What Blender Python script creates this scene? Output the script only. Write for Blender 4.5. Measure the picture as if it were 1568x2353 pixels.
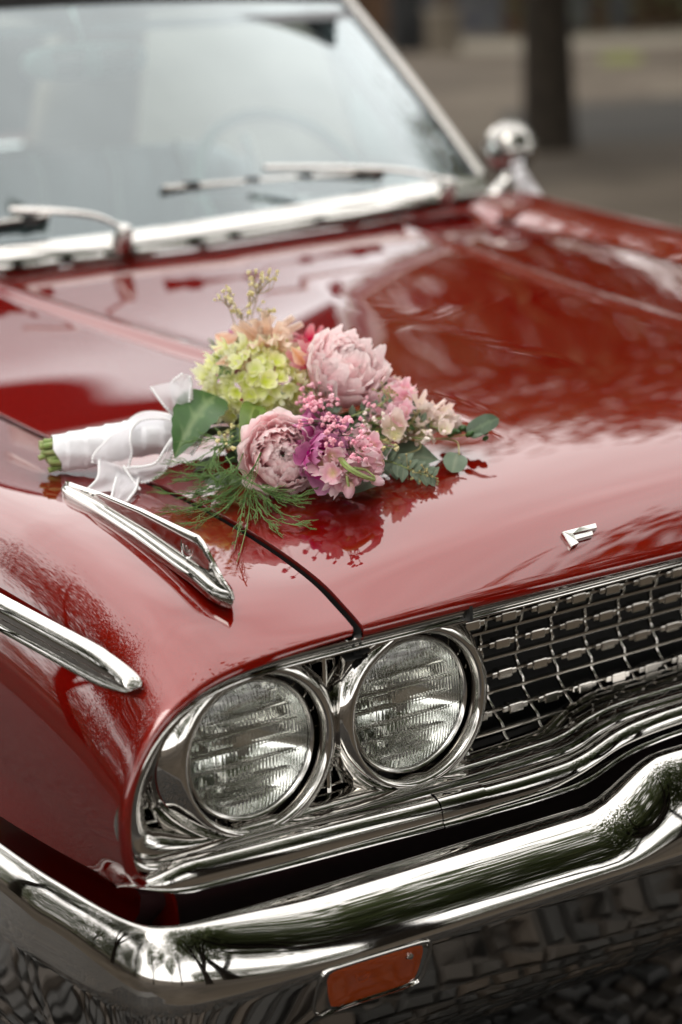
import bpy, bmesh, math, random
import numpy as np
from mathutils import Vector, Matrix

for o in list(bpy.data.objects):
    bpy.data.objects.remove(o)
scene = bpy.context.scene
COL = scene.collection
rnd = random.Random(7)
RNG = np.random.default_rng(7)

# ---------------------------------------------------------------- camera
CAM = np.array([-1.737, -1.624, 1.443])
YAW, PITCH, ROLL = [math.radians(a) for a in (33.45, 15.19, -2.17)]
FOC = 4634.0            # focal length for a picture 1568 wide
fw = np.array([math.sin(YAW)*math.cos(PITCH), math.cos(YAW)*math.cos(PITCH), -math.sin(PITCH)])
rt0 = np.array([math.cos(YAW), -math.sin(YAW), 0.0])
up0 = np.cross(rt0, fw)
rt = math.cos(ROLL)*rt0 + math.sin(ROLL)*up0
up = -math.sin(ROLL)*rt0 + math.cos(ROLL)*up0
cd = bpy.data.cameras.new('camera')
cam = bpy.data.objects.new('camera', cd)
COL.objects.link(cam)
cam.matrix_world = Matrix(((rt[0], up[0], -fw[0], CAM[0]), (rt[1], up[1], -fw[1], CAM[1]),
                           (rt[2], up[2], -fw[2], CAM[2]), (0, 0, 0, 1)))
cd.sensor_fit = 'HORIZONTAL'
cd.sensor_width = 24.0
cd.lens = FOC/1568*24
cd.clip_start = 0.05
cd.clip_end = 900
cd.dof.use_dof = True
cd.dof.focus_distance = 2.13
cd.dof.aperture_fstop = 2.6
scene.camera = cam

# ---------------------------------------------------------------- sky, sun, exposure
world = bpy.data.worlds.new('World')
scene.world = world
world.use_nodes = True
wn = world.node_tree.nodes
wl = world.node_tree.links
wn.clear()
wout = wn.new('ShaderNodeOutputWorld')
SUN_EL, SUN_AZ = math.radians(52), math.radians(250)
sky = wn.new('ShaderNodeTexSky')
sky.sky_type = 'NISHITA'
sky.sun_disc = False
sky.sun_elevation = SUN_EL
sky.sun_rotation = SUN_AZ
sky.dust_density = 4.0
bg_sky = wn.new('ShaderNodeBackground')
bg_sky.inputs[1].default_value = 0.07
wl.new(sky.outputs[0], bg_sky.inputs[0])
# the cloud cover: thin even overcast
tc = wn.new('ShaderNodeTexCoord')
sep = wn.new('ShaderNodeSeparateXYZ')
wl.new(tc.outputs['Generated'], sep.inputs[0])
mp = wn.new('ShaderNodeMapRange')
mp.inputs[1].default_value = 0.0
mp.inputs[2].default_value = 1.0
mp.inputs[3].default_value = 2.75
mp.inputs[4].default_value = 2.35
wl.new(sep.outputs[2], mp.inputs[0])
ns = wn.new('ShaderNodeTexNoise')
ns.inputs['Scale'].default_value = 3.5
ns.inputs['Detail'].default_value = 5
wl.new(tc.outputs['Generated'], ns.inputs['Vector'])
mp2 = wn.new('ShaderNodeMapRange')
mp2.inputs[1].default_value = 0.3
mp2.inputs[2].default_value = 0.7
mp2.inputs[3].default_value = 0.82
mp2.inputs[4].default_value = 1.12
wl.new(ns.outputs[0], mp2.inputs[0])
mu = wn.new('ShaderNodeMath')
mu.operation = 'MULTIPLY'
wl.new(mp.outputs[0], mu.inputs[0])
wl.new(mp2.outputs[0], mu.inputs[1])
bg_cloud = wn.new('ShaderNodeBackground')
bg_cloud.inputs[0].default_value = (1.0, 0.975, 0.945, 1)
wl.new(mu.outputs[0], bg_cloud.inputs[1])
mixw = wn.new('ShaderNodeMixShader')
mixw.inputs[0].default_value = 0.9
wl.new(bg_sky.outputs[0], mixw.inputs[1])
wl.new(bg_cloud.outputs[0], mixw.inputs[2])
wl.new(mixw.outputs[0], wout.inputs[0])

sd = bpy.data.lights.new('sun', 'SUN')
sd.energy = 0.8
sd.angle = math.radians(25)
sd.color = (1.0, 0.96, 0.9)
sun = bpy.data.objects.new('sun', sd)
COL.objects.link(sun)
sdir = Vector((math.sin(SUN_AZ)*math.cos(SUN_EL), math.cos(SUN_AZ)*math.cos(SUN_EL), math.sin(SUN_EL)))
sun.rotation_euler = sdir.to_track_quat('Z', 'Y').to_euler()

scene.view_settings.view_transform = 'Standard'
scene.view_settings.look = 'None'
scene.view_settings.exposure = 0.30
scene.view_settings.gamma = 1.0
scene.view_settings.use_curve_mapping = False
scene.cycles.use_denoising = True
scene.cycles.max_bounces = 14
scene.cycles.glossy_bounces = 8
scene.cycles.transmission_bounces = 12
scene.cycles.transparent_max_bounces = 24
scene.cycles.caustics_reflective = True
scene.cycles.sample_clamp_indirect = 6.0

# ---------------------------------------------------------------- helpers
def ray(px):
    v = fw*FOC + rt*(px[0]-784.0) - up*(px[1]-1176.5)
    return v
def at(px, x=None, y=None, z=None, d=None):
    v = ray(px)
    if x is not None: t = (x-CAM[0])/v[0]
    elif y is not None: t = (y-CAM[1])/v[1]
    elif z is not None: t = (z-CAM[2])/v[2]
    else: t = d/FOC
    return CAM + t*v
def sstep(a, b, t):
    t = np.clip((np.asarray(t, float)-a)/(b-a), 0, 1)
    return t*t*(3-2*t)
def interp_smooth(x, xs, ys):
    """monotone-ish cubic (Catmull) interpolation"""
    xs = np.asarray(xs, float); ys = np.asarray(ys, float)
    x = np.clip(np.asarray(x, float), xs[0], xs[-1])
    m = np.gradient(ys, xs)
    i = np.clip(np.searchsorted(xs, x)-1, 0, len(xs)-2)
    h = xs[i+1]-xs[i]; t = (x-xs[i])/h
    return ((2*t**3-3*t**2+1)*ys[i] + (t**3-2*t**2+t)*h*m[i] + (-2*t**3+3*t**2)*ys[i+1] + (t**3-t**2)*h*m[i+1])
def catmull(P, n, closed=False):
    P = np.asarray(P, float)
    k = len(P)
    if closed:
        Q = np.vstack([P[-1:], P, P[:2]]); segs = k
    else:
        Q = np.vstack([2*P[:1]-P[1:2], P, 2*P[-1:]-P[-2:-1]]); segs = k-1
    u = np.linspace(0, segs, n, endpoint=not closed)
    i = np.minimum(u.astype(int), segs-1); t = (u-i)[:, None]
    a, b, c, d = Q[i], Q[i+1], Q[i+2], Q[i+3]
    return 0.5*((2*b) + (-a+c)*t + (2*a-5*b+4*c-d)*t*t + (-a+3*b-3*c+d)*t**3)

MATS = {}
def mk(name, V, F, mat=None, parent=None, smooth=True, ang=35):
    me = bpy.data.meshes.new(name)
    me.from_pydata([tuple(map(float, v)) for v in V], [], [tuple(map(int, f)) for f in F])
    me.validate()
    if smooth:
        me.polygons.foreach_set('use_smooth', [True]*len(me.polygons))
        if ang: me.set_sharp_from_angle(angle=math.radians(ang))
    me.update()
    return link(name, me, mat, parent)
def link(name, me, mat=None, parent=None):
    o = bpy.data.objects.new(name, me)
    COL.objects.link(o)
    if mat is not None:
        if not me.materials: me.materials.append(MATS[mat] if isinstance(mat, str) else mat)
    if parent is not None: o.parent = parent
    return o
def empty(name, label=None, cat=None, group=None, loc=(0, 0, 0), parent=None):
    o = bpy.data.objects.new(name, None)
    COL.objects.link(o)
    o.location = loc
    if label: o['label'] = label
    if cat: o['category'] = cat
    if group: o['group'] = group
    if parent is not None: o.parent = parent
    return o
def gridf(n, m, off=0, cu=False, cv=False, flip=False):
    F = []
    for i in range(n if cu else n-1):
        for j in range(m if cv else m-1):
            a, b = i*m+j, i*m+(j+1) % m
            c, d = ((i+1) % n)*m+(j+1) % m, ((i+1) % n)*m+j
            F.append((off+a, off+d, off+c, off+b) if flip else (off+a, off+b, off+c, off+d))
    return F
def grid(name, A, mat, parent=None, cu=False, cv=False, flip=False, ang=35, thick=0):
    n, m = A.shape[:2]
    o = mk(name, A.reshape(-1, 3), gridf(n, m, 0, cu, cv, flip), mat, parent, True, ang)
    if thick:
        md = o.modifiers.new('s', 'SOLIDIFY'); md.thickness = thick; md.offset = -1
    return o
class MB:
    def __init__(s): s.V = []; s.F = []; s.n = 0
    def add(s, V, F):
        V = np.asarray(V, float).reshape(-1, 3)
        s.V.append(V); s.F += [tuple(i+s.n for i in f) for f in F]; s.n += len(V); return s
    def grid(s, A, cu=False, cv=False, flip=False):
        n, m = A.shape[:2]
        return s.add(A.reshape(-1, 3), gridf(n, m, 0, cu, cv, flip))
    def box(s, c, h, M=None):
        V = np.array([[x, y, z] for x in (-1, 1) for y in (-1, 1) for z in (-1, 1)])*np.asarray(h, float)
        if M is not None: V = V@np.asarray(M).T
        return s.add(V+np.asarray(c), [(0, 1, 3, 2), (4, 6, 7, 5), (0, 4, 5, 1), (2, 3, 7, 6), (0, 2, 6, 4), (1, 5, 7, 3)])
    def tube(s, P, R, k=8, cap=True):
        P = np.asarray(P, float); n = len(P)
        R = np.broadcast_to(np.asarray(R, float), (n,))
        T = np.gradient(P, axis=0); T /= np.linalg.norm(T, axis=1)[:, None]+1e-12
        a = np.array([0, 0, 1.0]) if abs(T[0][2]) < .9 else np.array([1.0, 0, 0])
        u = np.cross(T[0], a); u /= np.linalg.norm(u)
        A = np.zeros((n, k, 3)); th = np.linspace(0, 2*np.pi, k, endpoint=False)
        for i in range(n):
            u = u-T[i]*(u@T[i]); u /= np.linalg.norm(u)+1e-12
            w = np.cross(T[i], u)
            A[i] = P[i]+R[i]*(np.cos(th)[:, None]*u+np.sin(th)[:, None]*w)
        off = s.n
        s.grid(A, cv=True)
        if cap:
            s.F.append(tuple(off+i for i in range(k))[::-1])
            s.F.append(tuple(off+(n-1)*k+i for i in range(k)))
        return s
    def lathe(s, prof, c, ax, k=48, arc=None):
        """prof: (r, h) along axis ax from c"""
        ax = np.asarray(ax, float); ax = ax/np.linalg.norm(ax)
        a = np.array([0, 0, 1.0]) if abs(ax[2]) < .9 else np.array([1.0, 0, 0])
        u = np.cross(a, ax); u /= np.linalg.norm(u); w = np.cross(ax, u)
        th = np.linspace(0, 2*np.pi, k, endpoint=False)
        A = np.array([[np.asarray(c)+ax*h+r*(math.cos(t)*u+math.sin(t)*w) for t in th] for r, h in prof])
        return s.grid(A, cv=True)
    def build(s, name, mat, parent=None, smooth=True, ang=35):
        return mk(name, np.vstack(s.V), s.F, mat, parent, smooth, ang)
def sweep(path, prof, N, U, closed=False, pclosed=True):
    """profile points (a along N_i, b along U_i) at every path point"""
    path = np.asarray(path, float); prof = np.asarray(prof, float)
    N = np.broadcast_to(np.asarray(N, float), path.shape); U = np.broadcast_to(np.asarray(U, float), path.shape)
    return path[:, None, :]+prof[None, :, 0, None]*N[:, None, :]+prof[None, :, 1, None]*U[:, None, :]
def roundprof(w, h, k=12, p=2.6):
    t = np.linspace(0, 2*np.pi, k, endpoint=False)
    c, s_ = np.cos(t), np.sin(t)
    return np.stack([w/2*np.sign(c)*abs(c)**(2/p), h/2*np.sign(s_)*abs(s_)**(2/p)], 1)

# ---------------------------------------------------------------- materials
def mat(name, base, rough=.5, metal=0, coat=0, spec=None, trans=0, noise=None, bump=None, sss=0, ior=None, coatr=.03, emit=None, sheen=0, alpha=None):
    m = bpy.data.materials.new(name)
    m.use_nodes = True
    nt = m.node_tree
    b = nt.nodes['Principled BSDF']
    b.inputs['Base Color'].default_value = (*base, 1)
    b.inputs['Roughness'].default_value = rough
    b.inputs['Metallic'].default_value = metal
    b.inputs['Coat Weight'].default_value = coat
    b.inputs['Coat Roughness'].default_value = coatr
    b.inputs['Transmission Weight'].default_value = trans
    if ior: b.inputs['IOR'].default_value = ior
    if spec is not None: b.inputs['Specular IOR Level'].default_value = spec
    if sheen: b.inputs['Sheen Weight'].default_value = sheen
    if sss:
        b.inputs['Subsurface Weight'].default_value = sss
        b.inputs['Subsurface Radius'].default_value = (.004, .003, .003)
    if alpha is not None: b.inputs['Alpha'].default_value = alpha
    if noise:   # (scale, colour2, detail)
        t = nt.nodes.new('ShaderNodeTexCoord')
        n = nt.nodes.new('ShaderNodeTexNoise'); n.inputs['Scale'].default_value = noise[0]
        n.inputs['Detail'].default_value = noise[2] if len(noise) > 2 else 4
        r = nt.nodes.new('ShaderNodeMapRange'); r.inputs[1].default_value = .35; r.inputs[2].default_value = .65
        x = nt.nodes.new('ShaderNodeMix'); x.data_type = 'RGBA'
        x.inputs['A'].default_value = (*base, 1); x.inputs['B'].default_value = (*noise[1], 1)
        nt.links.new(t.outputs['Object'], n.inputs['Vector']); nt.links.new(n.outputs[0], r.inputs[0])
        nt.links.new(r.outputs[0], x.inputs['Factor']); nt.links.new(x.outputs['Result'], b.inputs['Base Color'])
    if bump:    # (scale, strength, distance)
        t = nt.nodes.new('ShaderNodeTexCoord')
        n = nt.nodes.new('ShaderNodeTexNoise'); n.inputs['Scale'].default_value = bump[0]; n.inputs['Detail'].default_value = 5
        q = nt.nodes.new('ShaderNodeBump'); q.inputs['Strength'].default_value = bump[1]; q.inputs['Distance'].default_value = bump[2]
        nt.links.new(t.outputs['Object'], n.inputs['Vector']); nt.links.new(n.outputs[0], q.inputs['Height'])
        nt.links.new(q.outputs[0], b.inputs['Normal'])
    MATS[name] = m
    return m
mat('paint', (.150, .0042, .0016), .46, .72, 1.0, spec=0, noise=(900, (.18, .0052, .0021), 2), coatr=.010)
MATS['paint'].node_tree.nodes['Principled BSDF'].inputs['Specular Tint'].default_value = (.45, .02, .015, 1)
MATS['paint'].node_tree.nodes['Principled BSDF'].inputs['Coat IOR'].default_value = 1.8
mat('chrome', (.53, .515, .49), .035, 1.0, bump=(14, .006, .01))
mat('steel', (.60, .585, .56), .10, 1.0)
mat('satinchrome', (.50, .475, .44), .13, 1.0)
mat('trimsteel', (.34, .33, .31), .12, 1.0)
mat('black', (.012, .011, .011), .6)
mat('rubber', (.02, .02, .021), .55)
mat('shaded_paint', (.022, .006, .007), .5)  # valance maroon with the shade above the bumper painted in
mat('seal', (.008, .008, .008), .5)
mat('amber', (.29, .040, .002), .05, trans=.12, ior=1.5)
mat('ambercap', (.22, .035, .003), .35)
mat('vinyl', (.42, .47, .50), .45)
mat('softtop', (.30, .22, .15), .85, bump=(300, .3, .002))
mat('dash', (.20, .23, .24), .5)
mat('liner', (.35, .36, .38), .8)
mat('ivory', (.62, .68, .64), .3)
mat('mirrorback', (.75, .76, .74), .04, 1.0)

def glass_sheet(name, tint, k=1.8):
    m = bpy.data.materials.new(name); m.use_nodes = True
    nt = m.node_tree; nt.nodes.clear()
    o = nt.nodes.new('ShaderNodeOutputMaterial')
    t = nt.nodes.new('ShaderNodeBsdfTransparent'); t.inputs[0].default_value = (*tint, 1)
    g = nt.nodes.new('ShaderNodeBsdfGlossy'); g.inputs['Roughness'].default_value = .015; g.inputs['Color'].default_value = (.88, .97, 1.0, 1)
    f = nt.nodes.new('ShaderNodeFresnel'); f.inputs[0].default_value = 1.58
    mu = nt.nodes.new('ShaderNodeMath'); mu.operation = 'MULTIPLY'; mu.inputs[1].default_value = k; mu.use_clamp = True
    x = nt.nodes.new('ShaderNodeMixShader')
    nt.links.new(f.outputs[0], mu.inputs[0]); nt.links.new(mu.outputs[0], x.inputs[0])
    nt.links.new(t.outputs[0], x.inputs[1]); nt.links.new(g.outputs[0], x.inputs[2]); nt.links.new(x.outputs[0], o.inputs[0])
    MATS[name] = m
glass_sheet('windshield', (.50, .63, .62), 2.5)
def lamp_glass():
    m = mat('lampglass', (.97, .98, .96), .01, trans=1.0, ior=1.48)
    nt = m.node_tree; b = nt.nodes['Principled BSDF']
    tc_ = nt.nodes.new('ShaderNodeTexCoord')
    w1 = nt.nodes.new('ShaderNodeTexWave'); w1.bands_direction = 'X'; w1.inputs['Scale'].default_value = 75; w1.inputs['Distortion'].default_value = 0
    w2 = nt.nodes.new('ShaderNodeTexWave'); w2.bands_direction = 'Z'; w2.wave_profile = 'SAW'; w2.inputs['Scale'].default_value = 17; w2.inputs['Distortion'].default_value = .25
    n = nt.nodes.new('ShaderNodeTexNoise'); n.inputs['Scale'].default_value = 22
    ad = nt.nodes.new('ShaderNodeMath'); ad.operation = 'MULTIPLY_ADD'; ad.inputs[1].default_value = .9
    ad2 = nt.nodes.new('ShaderNodeMath'); ad2.operation = 'MULTIPLY_ADD'; ad2.inputs[1].default_value = .35
    bp = nt.nodes.new('ShaderNodeBump'); bp.inputs['Strength'].default_value = .11; bp.inputs['Distance'].default_value = .0016
    for k in (w1, w2, n): nt.links.new(tc_.outputs['Object'], k.inputs['Vector'])
    lr = nt.nodes.new('ShaderNodeMapRange'); lr.inputs[1].default_value = .93; lr.inputs[2].default_value = 1.0
    nt.links.new(w2.outputs[1], lr.inputs[0]); nt.links.new(lr.outputs[0], ad.inputs[0]); nt.links.new(w1.outputs[1], ad.inputs[2])
    nt.links.new(n.outputs[0], ad2.inputs[0]); nt.links.new(ad.outputs[0], ad2.inputs[2])
    nt.links.new(ad2.outputs[0], bp.inputs['Height']); nt.links.new(bp.outputs[0], b.inputs['Normal'])
lamp_glass()
# ---------------------------------------------------------------- the car
car = empty('car', 'glossy red vintage car with chrome grille and bouquet on its bonnet', 'car')

def smooth_curve(xs_, ys_):
    """interpolated and smoothed so that the panels mirror without kinks"""
    g_ = np.arange(-.20, 1.9, .002); v = interp_smooth(g_, xs_, ys_)
    m0 = (ys_[1]-ys_[0])/(xs_[1]-xs_[0]); v = np.where(g_ < xs_[0], ys_[0]+(g_-xs_[0])*m0, v)
    def gs(sig):
        k = np.exp(-.5*(np.arange(-90, 91)*.002/sig)**2); k /= k.sum()
        return np.convolve(np.pad(v, 90, mode='reflect', reflect_type='odd'), k, 'valid')
    w = sstep(.02, .22, g_)
    t = gs(.007)*(1-w)+gs(.055)*w
    return lambda y: np.interp(y, g_, t)
# height of the seam between bonnet and fender, and crown of the bonnet above its seams
E_ = smooth_curve([-.04, -.026, 0, .024, .084, .148, .224, .3, .6, .8, .95, 1.27, 1.45, 1.7],
                  [.797, .805, .816, .826, .842, .853, .862, .867, .874, .882, .894, .925, .945, .965])
C_ = smooth_curve([-.04, -.03, 0, .03, .08, .2, .4, .6, .95, 1.27, 1.5], [.009, .013, .027, .034, .037, .040, .043, .045, .045, .043, .042])
def ridge_x(y): return .335+.075*np.clip((y-.79)/.57, -1.1, 1.3)
def far_rise(x, y): return .036*np.clip(x, 0, None)/.83*sstep(.08, .75, y)*(1-.55*sstep(1.05, 1.5, y))   # the far half sits a little proud
def hood_z(x, y):
    ax = np.abs(x)
    z = E_(y)+C_(y)*(1-np.clip(ax/.67, 0, 1)**2.2)
    z = z+far_rise(x, y)
    d = ax-ridge_x(y)
    k = sstep(.12, .6, y)
    z = z+k*(.0055*np.exp(-(d/.016)**2)-.004*sstep(-.012, .02, d)*np.exp(-np.clip(d, 0, 9)/.10))
    return z
def hood_rear(x): return 1.335+.20*x*x
def hood_front(x): return -.030-.012*(1-(x/.67)**2)
HW = .6640
xs = np.concatenate([np.linspace(-HW, -.5, 22), np.linspace(-.49, -.34, 44), np.linspace(-.33, .33, 40), np.linspace(.34, .49, 20), np.linspace(.5, HW, 14)])
ts = np.concatenate([np.linspace(0, .12, 26)[:-1], np.linspace(.12, 1, 90)])
A = np.zeros((len(ts)+6, len(xs), 3))
for i, t in enumerate(ts):
    y = hood_front(xs)*(1-t)+hood_rear(xs)*t
    A[i+5] = np.stack([xs, y, hood_z(xs, y)], 1)
e0 = A[5]
for k, (dy, dz) in enumerate([(.035, -.016), (.016, -.017), (.003, -.015), (-.003, -.010), (-.003, -.004)]):
    A[k] = e0+np.array([0, dy, dz])
A[-1] = A[-2]+np.array([0, .004, -.02])
# seam lips of the bonnet (turn down along both sides)
lipL = A[:, :1].copy(); lipL[..., 0] -= .0012; lipL[..., 2] -= .003
lipL2 = A[:, :1].copy(); lipL2[..., 0] -= .0012; lipL2[..., 2] -= .004
lipR = A[:, -1:].copy(); lipR[..., 0] += .0012; lipR[..., 2] -= .003
lipR2 = A[:, -1:].copy(); lipR2[..., 0] += .0012; lipR2[..., 2] -= .004
hood = grid('hood', np.concatenate([lipL2, lipL, A, lipR, lipR2], 1), 'paint', car, ang=50)
for q, s_ in ((lipL2, -1), (lipR2, 1)):
    b_ = q[5:].copy(); c_ = b_.copy(); c_[..., 2] -= .03; d_ = c_.copy(); d_[..., 0] += s_*.02
    grid('hood_edge_seal', np.concatenate([b_, c_, d_], 1), 'seal', hood, flip=s_ > 0, ang=60)

# fender: section at the headlight opening blends into the body section
OUT = np.array([(.675, .801), (.735, .799), (.795, .794), (.845, .785), (.885, .767), (.914, .742), (.934, .710), (.945, .675), (.947, .640), (.943, .612), (.930, .594)])
UND = np.array([(.915, .589), (.900, .575), (.895, .54), (.895, .50)])
def body_sec(y):
    e = max(float(E_(y)), .867); w = float(sstep(.9, 1.6, y))*.012
    return np.array([(.675, e), (.735, e+.004+w), (.80, e+.008+w), (.855, e+.001+w), (.893, e-.024), (.917, e-.06), (.936, e-.10), (.947, .72), (.953, .675), (.957, .637), (.968, .594),
                     (.950, .584), (.934, .568), (.93, .54), (.93, .50)])
def gy(y): return float(np.clip((E_(y)-.801)/.066, 0, 1)) if y < .3 else 1.0
ysf = np.concatenate([np.linspace(-.03, .05, 14), np.linspace(.06, .3, 16), np.linspace(.33, 1.56, 30)])
NV = 84
def surf(x, y):
    if abs(x) < .67: return float(hood_z(np.array(x), np.array(y)))
    sec = body_sec(y); g_ = gy(y); S = np.vstack([OUT, UND])*(1-g_)+sec*g_
    return float(np.interp(abs(x), S[:8, 0], S[:8, 1]))
def bq(px, h):
    """point seen at a pixel, h above the bonnet"""
    v = ray(px); lo, hi = 1.2/FOC, 3.6/FOC
    for _ in range(40):
        m = (lo+hi)/2; p = CAM+v*m
        if p[2]-surf(p[0], p[1]) > h: lo = m
        else: hi = m
    return CAM+v*lo
def fender(sx):
    R = []
    O = np.vstack([OUT, UND])
    for y in ysf:
        g = gy(y)
        S = O*(1-g)+body_sec(y)*g
        top = catmull(S[:11], 64); bot = catmull(S[10:], NV-63)[1:]
        sec = np.vstack([top, bot])
        zz_ = sec[:, 1]+(far_rise(sec[:, 0], y)*np.clip((sec[:, 1]-.62)/.25, 0, 1) if sx > 0 else 0)
        R.append(np.stack([sx*sec[:, 0], np.full(NV, y), zz_], 1))
    R = np.array(R)
    # front flange: curls inward to the bezel
    c = np.array([sx*.76, 0, .69])
    fl = []
    for d, dy in ((.013, .020), (.0125, .004), (.0085, -.004), (.003, -.0035)):
        q = R[0].copy(); v = c-q; v[:, 1] = 0; v /= np.linalg.norm(v, axis=1)[:, None]
        w = np.ones(NV); w[64:] = np.linspace(1, .3, NV-64)
        q = q+v*(d*w)[:, None]; q[:, 1] += dy
        fl.append(q)
    R = np.concatenate([np.array(fl), R], 0)
    # seam lip
    l1 = R[4:, :1].copy(); l1[..., 2] -= .002; l1[..., 0] -= sx*.0012
    l2 = R[4:, :1].copy(); l2[..., 2] -= .03; l2[..., 0] -= sx*.0012
    o = grid('fender', R, 'paint', car, flip=sx > 0, ang=50)
    l3 = l2.copy(); l3[..., 0] -= sx*.020
    grid('seam_gutter', np.concatenate([l3, l2, l1, R[4:, :1]-np.array([0, 0, .001])], 1), 'seal', o, ang=60)
    return o
fender(-1); fender(1)
# lower sides with wheel arches, rocker, doors, rear body: simple, mostly out of the picture
def lower_side(sx):
    mb = MB()
    ys = np.linspace(.22, 1.56, 60); zs = np.linspace(.50, .24, 16)
    V = np.array([[(sx*(.93-.06*((.5-z)/.26)**2), y, z) for z in zs] for y in ys])
    F = [f for f in gridf(60, 16, 0, flip=sx > 0) if (np.mean(V.reshape(-1, 3)[list(f)], 0)[1:]-np.array([.80, .33]))@(np.mean(V.reshape(-1, 3)[list(f)], 0)[1:]-np.array([.80, .33])) > .37**2]
    V = V.reshape(-1, 3)
    for half in (lambda y: y < .8, lambda y: y >= .8):
        G = [f for f in F if half(np.mean(V[list(f)], 0)[1])]
        us = sorted({i for f in G for i in f}); ix = {a: b for b, a in enumerate(us)}
        mk('lower_fender', V[us], [tuple(ix[i] for i in f) for f in G], 'paint', car)
lower_side(-1); lower_side(1)
def side_body(sx):
    R = []
    for y in np.linspace(1.566, 4.6, 40):
        w = 1-.10*float(sstep(3.6, 4.7, y))
        pts = [(.74, .985), (.86, .965), (.905, .93), (.93, .885), (.945, .83), (.955, .72), (.97, .66), (.985, .603), (.965, .56), (.95, .45), (.93, .3), (.88, .24)]
        s = catmull([(p[0]*w, p[1]) for p in pts], 40)
        R.append(np.stack([sx*s[:, 0], np.full(40, y), s[:, 1]], 1))
    return grid('door' if sx > 0 else 'door', np.array(R), 'paint', car, flip=sx > 0)
side_body(-1); side_body(1)
# inner structure that blocks the light behind the grille and under the bonnet
mb = MB(); mb.box((0, .36, .62), (.80, .20, .13)); mb.box((0, .9, .55), (.62, .62, .25)); mb.box((0, 2.9, .50), (.86, 1.3, .2))
mb.build('engine_bay', 'black', car, smooth=False)
# cowl
CW = np.array([(-.74, 1.56, .985), (-.6, 1.51, .995), (-.37, 1.442, 1.001), (0, 1.405, 1.010), (.33, 1.445, 1.019), (.6, 1.52, 1.020), (.74, 1.575, 1.012)])
def ws_base(x): return np.stack([np.asarray(x, float), interp_smooth(x, CW[:, 0], CW[:, 1]), interp_smooth(x, CW[:, 0], CW[:, 2])], -1)
xc = np.linspace(-.74, .74, 75)
B0 = ws_base(xc); yr = hood_rear(np.clip(xc, -.67, .67))+.012
Z0 = np.where(np.abs(xc) < .665, hood_z(xc, yr-.012), E_(yr)+.01+far_rise(xc, yr))-.002
R = []
for t in np.linspace(0, 1, 9):
    y = yr*(1-t)+(B0[:, 1]+.03)*t; z = Z0*(1-t)+(B0[:, 2]-.016)*t+.002*math.sin(math.pi*t)
    R.append(np.stack([xc, y, z], 1))
CWL = np.array(R)
cowl = grid('cowl', CWL, 'paint', car)
mb = MB()
for i, x in enumerate(np.linspace(-.62, .62, 150)):
    j = np.interp(x, xc, np.arange(75)); a = CWL[1][int(j)]; b = CWL[3][int(j)]
    mb.box((x, (a[1]+b[1])/2, (a[2]+b[2])/2+.0035), (.0022, .022, .002))
v = mb.build('vent_slats', 'paint', cowl, smooth=False); v['kind'] = 'stuff'
for sx in (-1, 1):   # side pieces of the cowl up to the door
    q = np.array([[(sx*.665, 1.40, float(E_(1.40))+.004), (sx*.76, 1.44, float(E_(1.44))+.018), (sx*.86, 1.50, float(E_(1.5))+.004)],
                  [(sx*.70, 1.50, .965), (sx*.78, 1.53, .985), (sx*.86, 1.56, .962)],
                  [(sx*.74, 1.58, .985), (sx*.80, 1.60, .988), (sx*.87, 1.60, .962)]])
    q[0, :, 2] += float(far_rise(.75*sx, 1.4)); q[1, :, 2] += .6*float(far_rise(.75*sx, 1.4))
    grid('cowl_corner', q, 'paint', car, flip=sx > 0)

# headlight surround: bright bead around the whole mouth of the front
def mouth_path(off=0.0, n=260):
    h = [(0, .6215), (.24, .6205), (.315, .6195), (.355, .613), (.395, .602), (.45, .5995), (.60, .5995), (.80, .603), (.885, .604), (.917, .609), (.935, .622),
         (.9425, .645), (.941, .675), (.929, .708), (.903, .742), (.870, .766), (.83, .779), (.78, .785), (.70, .787), (.55, .788), (.3, .790), (0, .7915)]
    R = [(x, z) for x, z in h]
    L = [(-x, z) for x, z in h[::-1]][1:-1]
    P = catmull(R+L, n, closed=True)
    t = np.roll(P, -1, 0)-np.roll(P, 1, 0); t /= np.linalg.norm(t, axis=1)[:, None]
    nrm = np.stack([t[:, 1], -t[:, 0]], 1)     # outward
    return P, nrm
MP, MN = mouth_path()
def mouth_y(x): return -.020-.010*(1-np.clip(np.abs(x)/.9, 0, 1)**2)
Pth = np.stack([MP[:, 0], mouth_y(MP[:, 0]), MP[:, 1]], 1)
Nrm = np.stack([MN[:, 0], 0*MN[:, 0], MN[:, 1]], 1)
prof = [(-.000, .020), (.0045, .004), (.005, -.003), (.003, -.0065), (-.001, -.0065), (-.003, -.004), (-.0045, -.003), (-.006, -.0055), (-.009, -.0055), (-.0105, -.002), (-.0115, .006)]
A = sweep(Pth, prof, Nrm, (0, 1, 0))
grid('headlight_surround', A, 'chrome', car, cu=True, flip=True, ang=60)
# wide inner flange, deep at the outer ends
def flange_w(x): return .006+.019*sstep(.84, .93, np.abs(x))
FW = flange_w(Pth[:, 0])
R = []
for t, dy in ((0, .004), (.3, .0045), (.7, .009), (1, .016), (1.02, .05)):
    q = Pth-Nrm*((.0105+FW*t))[:, None]; q[:, 1] += dy
    R.append(q)
grid('surround_flange', np.array(R).transpose(1, 0, 2), 'chrome', car, cu=True, flip=True, ang=50)
# black back panel behind everything in the mouth
mb = MB(); mb.box((0, .085, .695), (.885, .004, .10)); mb.build('radiator_shroud', 'seal', car, smooth=False)

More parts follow.
